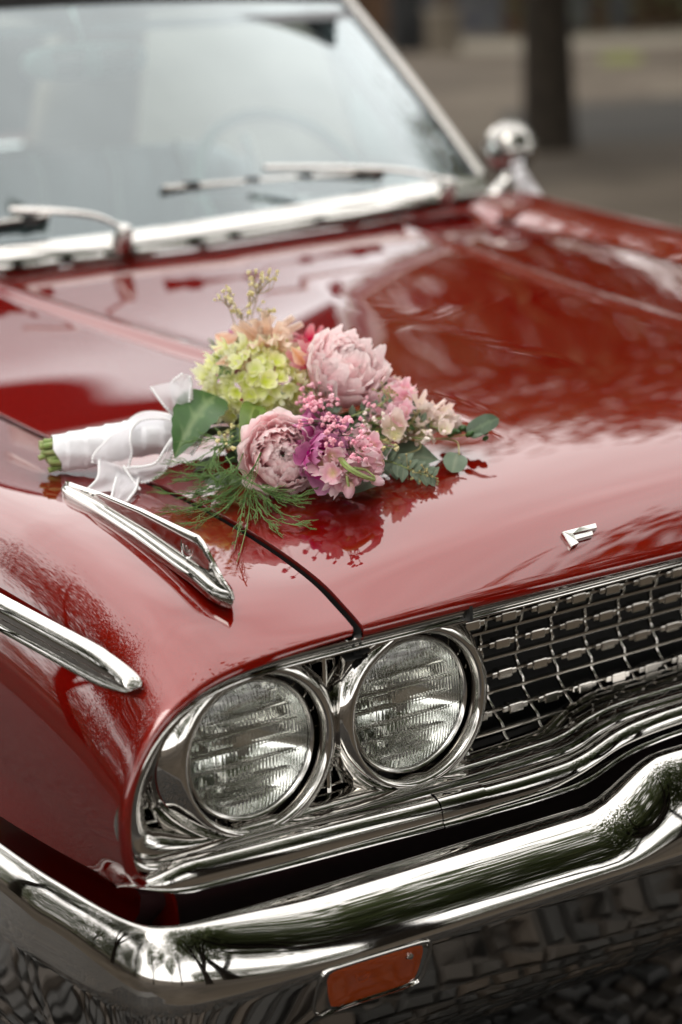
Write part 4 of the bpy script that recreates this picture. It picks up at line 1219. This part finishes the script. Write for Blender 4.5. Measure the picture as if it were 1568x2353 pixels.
# dark inner foliage that fills the heart of the bouquet
def leaf_mesh(seed, L, W, m, bend=.2, fold=.15, wav=.03, shape='ovate', serr=0, nu=16, nv=9):
    r_ = np.random.default_rng(seed); A = np.zeros((nu, nv, 3)); T = np.zeros((nu, nv))
    for i in range(nu):
        u = i/(nu-1)
        if shape == 'ovate': w = math.sin(math.pi*u**.72)**.85
        elif shape == 'round': w = math.sqrt(max(0, 1-(2*u-1)**2))**.9*(1-.15*u)
        else: w = math.sin(math.pi*u**.9)**1.2
        w = max(w, .02)*W/2
        for j in range(nv):
            v = -1+2*j/(nv-1)
            s_ = 1-(serr*(i % 2)*abs(v)**4)
            A[i, j] = (L*u, v*w*s_, L*(bend*u*(1-u)*1.5-bend*u*u*.5)+fold*abs(v)*w+wav*W*math.sin(u*9+seed)*v)
            T[i, j] = min(1, abs(v)*1.0)
    if m in ('leaf', 'leaf_dark'):      # side veins
        for i in range(nu):
            for j in range(nv):
                if (i+abs(j-nv//2)) % 4 == 0: T[i, j] *= .35; A[i, j, 2] -= .004*L
    return tmesh('leaf', A.reshape(-1, 3), gridf(nu, nv), T.reshape(-1), m)
def put_leaf(p0, p1, W, m, nrm, seed=1, bend=.2, fold=.15, shape='ovate', serr=0, name='leaf', wav=.03, parent=None):
    p0, p1 = np.asarray(p0), np.asarray(p1); L = np.linalg.norm(p1-p0); x = (p1-p0)/L
    z = np.asarray(nrm, float); z = z-x*(z@x); z /= np.linalg.norm(z); y = np.cross(z, x)
    me = leaf_mesh(seed, L, W, m, bend, fold, wav, shape, serr)
    o = link(name, me, None, parent or bouquet); o.matrix_world = mat4(np.stack([x, y, z], 1), p0); return o
T_ = -fw
Z_ = np.array([0, 0, 1.0])
put_leaf(bq((497, 908), .075), bq((402, 1032), .045), .062, 'leaf', cdir(-.1, .35, .9), 3, .25, .25, serr=.08)
put_leaf(bq((585, 930), .06), bq((560, 1040), .045), .030, 'lime', cdir(.1, .2, .9), 4, .3, .3)
put_leaf(bq((600, 950), .06), bq((580, 1010), .05), .026, 'lime', cdir(.4, .2, .9), 5, .3, .3)
rr_ = np.random.default_rng(31)
for i in range(26):   # backing foliage
    px = (rr_.uniform(490, 900), 0); yy_ = np.interp(px[0], [490, 600, 700, 800, 900], [1000, 1000, 1010, 1000, 985])+rr_.uniform(-60, 70)
    a = bq((px[0], yy_), rr_.uniform(.003, .02)); d_ = cdir(rr_.uniform(-.8, 1), rr_.uniform(-.2, .6), rr_.uniform(-.9, -.1))
    put_leaf(a, a+d_*rr_.uniform(.05, .085), rr_.uniform(.02, .035), ('leaf_dark', 'leaf_dark', 'eucalyptus')[i % 3], cdir(0, .6, .8), 60+i, .2, .2)
put_leaf(bq((470, 1105), .010), bq((570, 1108), .006), .030, 'eucalyptus', cdir(0, .9, .5), 6, .1, .1)
# eucalyptus leaves lying out to the tip
put_leaf(bq((1075, 1000), .022), bq((1145, 958), .042), .030, 'leaf_dark', cdir(-.3, .5, .8), 7, .15, .1, 'round')
put_leaf(bq((1075, 1000), .022), bq((1146, 958), .041), .030, 'eucalyptus', cdir(-.2, .62, .72), 8, .12, .08, 'round')
put_leaf(bq((890, 1050), .012), bq((1012, 1052), .010), .056, 'eucalyptus', cdir(.0, .85, .6), 9, .12, .10)
put_leaf(bq((1052, 1042), .016), bq((1040, 1084), .004), .030, 'eucalyptus', cdir(.1, .75, .65), 10, .1, .1, 'round')
put_leaf(bq((880, 1100), .012), bq((778, 1132), .004), .036, 'eucalyptus', cdir(.0, .85, .5), 11, .1, .1)
put_leaf(bq((950, 962), .05), bq((922, 893), .075), .018, 'eucalyptus', cdir(-.3, .2, .9), 12, .1, .2)
put_leaf(bq((868, 905), .06), bq((888, 868), .075), .018, 'leaf', cdir(.5, .2, .8), 13, .1, .2)
def twig(pts, r0, m='twig', name='twig'):
    P = catmull([bq(p, h) for p, h in pts], 6*len(pts)); mb = MB(); mb.tube(P, np.linspace(r0, r0*.55, len(P)), 6)
    return mb.build(name, m, bouquet)
twig([((860, 985), .03), ((930, 1003), .022), ((1010, 1008), .018), ((1075, 998), .024)], .0014)
twig([((1015, 1008), .018), ((1050, 1015), .020), ((1056, 1045), .016)], .0012)
twig([((960, 1005), .022), ((965, 1030), .02), ((925, 1045), .014)], .0012)
# small-leaved eucalyptus sprays
def spray(pts, n, L, m='eucalyptus', seed=1, berries=True):
    r_ = np.random.default_rng(seed); P = catmull([bq(p, h) for p, h in pts], 40)
    s_ = empty('leaf_spray', parent=bouquet)
    mb = MB(); mb.tube(P, np.linspace(.0013, .0006, 40), 6); mb.build('stem', 'stemgreen', s_)
    me = leaf_mesh(seed+70, 1.0, .62, m, .15, .2, .02)
    for i in range(n):
        u = .06+.9*i/n; p = P[int(u*39)]; t = P[min(39, int(u*39)+1)]-P[max(0, int(u*39)-1)]; t /= np.linalg.norm(t)
        side = 1 if i % 2 else -1; d = t*.55+side*np.cross(t, T_)*.85+Z_*.2+r_.normal(size=3)*.12; d /= np.linalg.norm(d)
        z = T_*.7+Z_*.5+r_.normal(size=3)*.25; z = z-d*(z@d); z /= np.linalg.norm(z)
        o = link('leaf', me, None, s_); o.matrix_world = mat4(np.stack([d, np.cross(z, d), z], 1)*L*(1.1-.55*u)*r_.uniform(.85, 1.15), p)
    if berries:
        mb = MB()
        for i in range(26):
            u = r_.uniform(.5, 1.0); p = P[int(u*39)]; q = p+r_.normal(size=3)*.006+np.cross(P[-1]-P[0], T_)*r_.uniform(-.12, .12)
            mb.tube(np.array([p, q]), .0005, 4); mb.lathe([(.0001, -.0016), (.0013, -.0006), (.0013, .0006), (.0001, .0016)], q, (0, 0, 1), 6)
        b_ = mb.build('buds', 'twig', s_); b_['kind'] = 'stuff'
    return s_
spray([((845, 1050), .02), ((900, 1062), .018), ((960, 1085), .013), ((1008, 1100), .008)], 22, .021, seed=2)
spray([((820, 945), .05), ((880, 950), .05), ((940, 965), .045), ((995, 970), .04)], 18, .017, seed=3)
spray([((800, 960), .05), ((850, 940), .06), ((890, 920), .07), ((905, 905), .075)], 10, .012, seed=4)
spray([((850, 985), .04), ((920, 985), .04), ((960, 960), .05)], 10, .013, 'leaf', seed=5)
# snapdragon at the tip: cream bells and green buds
BELL = [floret(260+i, 'cream', npet=5, wid=.55, cup=1.0+.2*i) for i in range(3)]
sn = empty('snapdragon', parent=bouquet); r_ = np.random.default_rng(5)
for i in range(30):
    u = i/29; c = bq((905+130*u+r_.normal()*6, 952+32*u+r_.normal()*(24*(1-u)+5)), .042-.012*u+r_.normal()*.004)
    o = link('bell', BELL[i % 3], None, sn); d = cdir(.5+r_.normal()*.3, r_.normal()*.6+.2, .7+r_.normal()*.3)
    o.matrix_world = mat4(basis_from(d)*(.0165-.006*u), c)
GB = tmesh('bud', *(lambda mb: (np.vstack(mb.V), mb.F, np.full(mb.n, .9)))(MB().lathe([(.001, -1), (.45, -.75), (.62, -.2), (.55, .35), (.3, .8), (.02, 1.05)], (0, 0, 0), (0, 0, 1), 9)), 'leaf')
for i in range(22):
    u = i/21; c = bq((1015+100*u+r_.normal()*3, 972+30*u+r_.normal()*(9*(1-u*.4))), .026-.008*u+r_.normal()*.003)
    o = link('bud', GB, None, sn); o.matrix_world = mat4(basis_from(cdir(.8, r_.normal()*.6, .5+r_.normal()*.4))*(.0068-.0012*u)*r_.uniform(.85, 1.2), c)
# stock flowers, magenta bloom, peach flowers
STK = [floret(280+i, 'stock', npet=6, wid=.5, cup=.6+.25*i, ruff=.14) for i in range(3)]
def cluster(name, meshes, spots, size, seed, part='floret', label=None):
    e = empty(name, parent=bouquet); r_ = np.random.default_rng(seed)
    if label: e['label'] = label
    for (px, h, k, sp) in spots:
        for i in range(k):
            c = bq((px[0]+r_.normal()*sp, px[1]+r_.normal()*sp), h+r_.normal()*.004)
            o = link(part, meshes[int(r_.integers(0, len(meshes)))], None, e)
            o.matrix_world = mat4(basis_from(cdir(r_.normal()*.7, r_.normal()*.6+.1, .8))*size*r_.uniform(.75, 1.2), c)
    return e
cluster('stock_flower', STK, [((765, 1062), .045, 9, 16), ((800, 1085), .03, 8, 16), ((835, 1030), .045, 8, 16), ((775, 1095), .022, 6, 12), ((845, 1065), .03, 5, 10)], .0135, 3)
cluster('stock_flower', STK, [((905, 935), .06, 9, 16), ((880, 960), .05, 7, 14), ((925, 905), .07, 5, 12)], .0125, 6)
MAG = [floret(300+i, 'magenta', npet=5, wid=.62, cup=.4+.4*i, ruff=.08) for i in range(3)]
cluster('magenta_bloom', MAG, [((728, 1000), .048, 8, 8), ((742, 1030), .046, 8, 10), ((718, 1045), .044, 5, 8)], .0195, 4, 'petal_whorl')
cluster('violet_bloom', MAG, [((517, 845), .085, 6, 8), ((545, 800), .10, 3, 8)], .0115, 8, 'petal_whorl')
PCH = [floret(320+i, 'peach', npet=13, wid=.16, cup=.5+.25*i, ruff=.02) for i in range(2)]
g1 = cluster('peach_gerbera', PCH, [((612, 800), .105, 5, 5)], .036, 5, 'petal_whorl')
for i, (x0, y0, x1, y1, w) in enumerate([(560, 815, 492, 765, .030), (555, 815, 520, 748, .026), (565, 830, 495, 800, .024), (548, 840, 500, 832, .020), (700, 838, 672, 800, .018)]):
    o = put_leaf(bq((x0, y0), .10), bq((x1, y1), .125-.01*(i % 2)), w, 'leaf', cdir(-.2, .3, .9), 90+i, .25, .35, name='peach_petal'); o.data.materials.clear(); o.data.materials.append(MATS['peach'])
RED = [floret(340+i, 'redpink', npet=4, wid=.4, cup=1.2) for i in range(2)]
cluster('alstroemeria', RED, [((722, 790), .10, 6, 8), ((712, 835), .09, 5, 8)], .0165, 7, 'petal_whorl')
# gypsophila: pink and yellow fillers on hair-thin stems
def filler(name, spots, m, seed, rad, root, hroot, stem='darkstem'):
    e = empty(name, parent=bouquet); r_ = np.random.default_rng(seed); mb = MB(); ms = MB()
    R0 = bq(root, hroot)
    for (px, h, k, sx_, sy_) in spots:
        knot = bq(px, h-.006)*.75+R0*.25
        for i in range(k):
            c = bq((px[0]+r_.uniform(-1, 1)*sx_, px[1]+r_.uniform(-1, 1)*sy_), h+r_.normal()*.006); s = rad*r_.uniform(.6, 1.25)
            for j in range(5):
                d = r_.normal(size=3); d /= np.linalg.norm(d)
                mb.lathe([(.02*s, -.5*s), (.55*s, -.1*s), (.5*s, .35*s), (.02*s, .5*s)], c+d*s*.55, d, 6)
            ms.tube(catmull([knot, (knot+c)/2+r_.normal(size=3)*.003, c], 6), .00045, 4, cap=False)
        ms.tube(np.array([R0, knot]), .0007, 4, cap=False)
    a = mb.build('blooms', m, e); a['kind'] = 'stuff'; b = ms.build('stems', stem, e); b['kind'] = 'stuff'
filler('pink_gypsophila', [((735, 905), .085, 26, 48, 26), ((745, 950), .082, 30, 60, 36), ((790, 990), .075, 26, 50, 34), ((820, 1030), .065, 18, 32, 30), ((700, 925), .07, 10, 20, 20), ((850, 925), .066, 6, 14, 14)], 'pinkbloom', 1, .0036, (760, 1040), .03)
filler('yellow_filler', [((605, 632), .205, 16, 34, 16), ((515, 675), .185, 14, 22, 18), ((553, 708), .165, 12, 28, 12), ((612, 702), .165, 6, 26, 14), ((580, 665), .19, 8, 10, 14)], 'yellowbloom', 2, .0026, (560, 800), .09, 'twig')
filler('white_filler', [((900, 985), .045, 22, 50, 26), ((950, 1000), .032, 14, 36, 16), ((860, 960), .06, 14, 34, 22), ((1000, 985), .03, 8, 26, 12)], 'pearlbloom', 5, .0026, (820, 1010), .03, 'stemgreen')
filler('yellow_filler', [((525, 1010), .05, 12, 26, 26), ((880, 1010), .036, 20, 34, 24), ((600, 790), .115, 14, 60, 20), ((690, 810), .105, 8, 24, 16), ((545, 985), .05, 8, 20, 20)], 'yellowbloom', 3, .0030, (640, 960), .04, 'stemgreen')
# drooping stem with buds
twig([((778, 1040), .055), ((795, 1070), .055), ((830, 1092), .046), ((866, 1104), .034)], .0042, 'stemgreen', 'flower_stem')
twig([((800, 1072), .05), ((798, 1100), .04), ((802, 1118), .032)], .0022, 'stemgreen', 'flower_stem')
twig([((812, 1076), .052), ((840, 1080), .046), ((862, 1096), .04)], .0020, 'stemgreen', 'flower_stem')
SB = tmesh('bud', *(lambda mb: (np.vstack(mb.V), mb.F, np.linspace(.0, 1, mb.n)))(MB().lathe([(.25, -1), (.62, -.6), (.7, -.1), (.6, .4), (.35, .85), (.03, 1.0)], (0, 0, 0), (0, 0, 1), 12)), 'stock')
for px, h, d, s in (((802, 1126), .026, (.0, -.95, .3), .010), ((868, 1105), .033, (.9, -.35, .3), .0085)):
    o = link('bud', SB, None, bouquet); o.matrix_world = mat4(basis_from(cdir(*d))*s, bq(px, h))
# asparagus fern
def frond(pts, seed, dens=26, ln=.030, r=.0006):
    r_ = np.random.default_rng(seed); P = catmull([bq(p, h) for p, h in pts], 40); mb = MB()
    mb.tube(P, np.linspace(r*1.5, r*.6, 40), 4, cap=False)
    for i in range(dens):
        u = r_.uniform(.12, 1.0); k = int(u*38); t = P[k+1]-P[k]; t /= np.linalg.norm(t)
        s = np.cross(t, r_.normal(size=3)); s /= np.linalg.norm(s); L = ln*r_.uniform(.5, 1.2)*(1.15-.6*u)
        q1 = P[k]+t*L*.55+s*L*.30; q2 = P[k]+t*L*1.1+s*L*.36
        mb.tube(np.array([P[k], q1, q2]), [r, r*.8, r*.4], 3, cap=False)
        for m_ in range(4):
            b_ = P[k]*(1-m_/4)+q2*(m_/4); e_ = b_+(t+r_.normal(size=3)*.35)*L*.22
            mb.tube(np.array([b_, e_]), [r*.7, r*.4], 3, cap=False)
    o = mb.build('fern_frond', 'fernmat', bouquet, ang=0); return o
FR = [
 [((560, 1060), .03), ((530, 1100), .018), ((470, 1130), .010), ((405, 1148), .008)],
 [((575, 1090), .02), ((520, 1130), .012), ((450, 1165), .008), ((380, 1160), .010)],
 [((570, 1100), .018), ((530, 1145), .010), ((470, 1172), .006), ((420, 1180), .006)],
 [((580, 1100), .016), ((560, 1160), .010), ((550, 1210), .008), ((538, 1262), .005)],
 [((580, 1100), .016), ((590, 1160), .010), ((610, 1195), .006), ((640, 1215), .005)],
 [((575, 1105), .014), ((620, 1130), .010), ((680, 1140), .010), ((735, 1130), .012)],
 [((580, 1110), .014), ((630, 1140), .008), ((670, 1150), .008), ((700, 1148), .008)],
 [((580, 1108), .014), ((615, 1150), .008), ((650, 1180), .006), ((690, 1190), .006)],
 [((540, 1050), .04), ((490, 1070), .03), ((430, 1065), .03), ((375, 1055), .035)],
 [((530, 1030), .045), ((500, 1010), .05), ((460, 1010), .05), ((415, 1020), .05)],
 [((540, 1070), .03), ((500, 1090), .02), ((450, 1100), .02), ((395, 1105), .02)],
 [((500, 1020), .05), ((490, 1060), .04), ((520, 1090), .03), ((560, 1110), .02)],
 [((545, 1000), .05), ((500, 1040), .05), ((480, 1080), .035), ((500, 1110), .02)],
 [((520, 1050), .045), ((550, 1090), .035), ((600, 1120), .028), ((660, 1125), .025)],
 [((530, 860), .10), ((505, 810), .11), ((487, 785), .12)], [((520, 860), .10), ((530, 820), .11), ((545, 795), .12)], [((500, 870), .10), ((512, 850), .105), ((505, 835), .11)],
 [((560, 1010), .05), ((520, 1020), .05), ((470, 1045), .045), ((440, 1065), .04)],
 [((560, 1040), .05), ((540, 1080), .04), ((490, 1110), .02), ((440, 1130), .015)],
 [((600, 1040), .09), ((580, 1080), .07), ((560, 1100), .05)],
 [((575, 1105), .014), ((560, 1140), .01), ((500, 1160), .008), ((440, 1195), .006)],
 [((560, 1100), .02), ((500, 1125), .014), ((420, 1135), .012), ((352, 1128), .014)],
 [((560, 1110), .016), ((490, 1150), .010), ((420, 1172), .008), ((356, 1182), .008)],
 [((570, 1110), .016), ((520, 1165), .009), ((470, 1195), .007), ((410, 1205), .006)],
 [((575, 1110), .014), ((600, 1165), .008), ((650, 1200), .006), ((705, 1207), .005)],
 [((578, 1110), .014), ((572, 1180), .008), ((560, 1240), .006), ((545, 1292), .004)],
 [((540, 1080), .03), ((470, 1095), .022), ((400, 1085), .022), ((350, 1098), .02)],
]
for i, p in enumerate(FR): frond(p, 400+i, 17 if i < 14 else 10, .026)
# ---- stems, satin handle, ribbon
ha, hb = bq((128, 1042), .024), bq((450, 985), .030)
hax = (hb-ha)/np.linalg.norm(hb-ha); HLn = np.linalg.norm(hb-ha); B3 = basis_from(hax)
n1, n2 = 70, 40
A = np.zeros((n1, n2, 3)); r_ = np.random.default_rng(2)
wob = vnoise(r_, n2+1, 8)[:n2]
for i in range(n1):
    u = i/(n1-1)
    for j in range(n2):
        th_ = 2*math.pi*j/n2
        ph = (u*7.5+th_/(2*math.pi)) % 1.0
        rad = (.0215+.001*math.sin(u*5))*(1-.04*u)+.0019*(1-ph)**3+.0007*math.sin(3*th_+9*u)+.0005*math.sin(7*th_-15*u)
        A[i, j] = ha+hax*(u*HLn+(.002*wob[j] if i == 0 else 0))+rad*(B3[:, 0]*math.cos(th_)+B3[:, 1]*math.sin(th_))
grid('satin_handle', A, 'satin', bouquet, cv=True, ang=0)
rr_ = np.random.default_rng(8)
for i in range(17):
    a_ = rr_.uniform(0, 6.28); q = .0175*math.sqrt((i+.5)/17); off = B3[:, 0]*math.cos(i*2.4)*q+B3[:, 1]*math.sin(i*2.4)*q
    mb = MB(); Lq = rr_.uniform(.009, .019)
    mb.tube(np.array([ha+off+hax*.03, ha+off, ha+off-hax*Lq+rr_.normal(size=3)*.0012]), [.0036, .0036, .0034*rr_.uniform(.8, 1.2)], 9)
    mb.build('cut_stem', 'stemgreen', bouquet)
for i in range(9):   # stems running from the handle into the flowers
    mb = MB(); a_ = i*.7; off = (B3[:, 0]*math.cos(a_)+B3[:, 1]*math.sin(a_))*.012
    mb.tube(catmull([hb+off-hax*.02, hb+off+hax*.04, bq((560+22*i, 1000+8*(i % 4)), .035+.008*(i % 3))], 8), .0026, 6); mb.build('stem', 'darkstem', bouquet)
def ribbon(name, left, right, seed, wave=.003, parent=None, nu=34, nv=9, pearls=True, m='sheer', f=bq):
    Lp = catmull([f(p, h) for p, h in left], nu); Rp = catmull([f(p, h) for p, h in right], nu); r_ = np.random.default_rng(seed)
    A = np.zeros((nu, nv, 3))
    for j in range(nv):
        v = j/(nv-1); A[:, j] = Lp*(1-v)+Rp*v
        A[:, j] += T_*(wave*(np.sin(np.linspace(0, 7, nu)+v*5+seed)+.6*np.sin(v*11+np.linspace(0, 3, nu))))[:, None]*math.sin(math.pi*v)
    o = grid(name, A, m, parent or bouquet, ang=0)
    if pearls:
        mb = MB()
        for P in (Lp, Rp):
            s = np.r_[0, np.cumsum(np.linalg.norm(np.diff(P, axis=0), axis=1))]
            for d in np.arange(0, s[-1], .0037):
                q = np.array([np.interp(d, s, P[:, k]) for k in range(3)])
                mb.lathe([(.0002, -.0019), (.0014, -.0013), (.0019, 0), (.0014, .0013), (.0002, .0019)], q, (0, 0, 1), 8)
        e = mb.build('pearl_edge', 'pearl', o, ang=0); e['kind'] = 'stuff'
    return o
ribbon('ribbon_loop', [((414, 968), .055), ((380, 935), .08), ((345, 888), .10)], [((432, 962), .056), ((436, 915), .085), ((441, 868), .105)], 1, .004)
ribbon('ribbon_loop', [((418, 968), .05), ((400, 920), .075), ((395, 880), .10), ((420, 858), .11)], [((434, 966), .05), ((440, 930), .075), ((440, 890), .095), ((436, 862), .11)], 2, .004)
ribbon('ribbon_loop', [((424, 968), .062), ((374, 950), .056), ((327, 949), .053), ((290, 972), .050), ((249, 1009), .044), ((217, 1044), .032), ((212, 1066), .022)],
       [((424, 976), .060), ((374, 962), .058), ((326, 966), .058), ((304, 985), .057), ((299, 1012), .050), ((303, 1040), .036), ((296, 1070), .020)], 3, .003)
ribbon('ribbon_loop', [((420, 985), .056), ((398, 1034), .040), ((389, 1064), .026), ((372, 1088), .016), ((342, 1106), .008), ((312, 1110), .006)],
       [((412, 985), .056), ((380, 1030), .046), ((360, 1062), .034), ((330, 1072), .026), ((300, 1074), .022), ((280, 1078), .018)], 4, .003)
ribbon('ribbon_tail', [((228, 1054), .026), ((226, 1095), .016), ((206, 1120), .010), ((186, 1133), .008)],
       [((285, 1072), .022), ((300, 1095), .014), ((312, 1112), .008), ((322, 1126), .005)], 5, .006)
ribbon('ribbon_tail', [((270, 1090), .014), ((262, 1120), .010), ((252, 1160), .005)], [((318, 1100), .010), ((312, 1125), .007), ((292, 1152), .004)], 6, .004)
ribbon('ribbon_tail', [((430, 970), .05), ((425, 1000), .045), ((415, 1040), .03)], [((470, 985), .045), ((458, 1020), .04), ((440, 1045), .03)], 7, .004)
mb = MB(); kc = bq((426, 968), .060); mb.lathe([(.001, -.011), (.007, -.008), (.0085, 0), (.007, .008), (.001, .011)], kc, cdir(.3, 1, .2), 14); mb.build('ribbon_knot', 'satin', bouquet)
# white ribbon tied to the far door mirror
rb = empty('mirror_ribbon', 'white ribbon hanging from the chrome door mirror', 'ribbon')
fx = lambda p, h: at(p, y=h)
ribbon('tail', [((1180, 385), 1.70), ((1184, 418), 1.69), ((1196, 458), 1.68)], [((1200, 378), 1.70), ((1222, 412), 1.69), ((1252, 458), 1.68)], 3, .01, rb, pearls=False, m='satin', f=fx)
ribbon('knot_loop', [((1172, 376), 1.68), ((1178, 382), 1.67), ((1182, 392), 1.68)], [((1204, 366), 1.68), ((1203, 374), 1.67), ((1201, 384), 1.68)], 4, .006, rb, pearls=False, m='satin', f=fx)
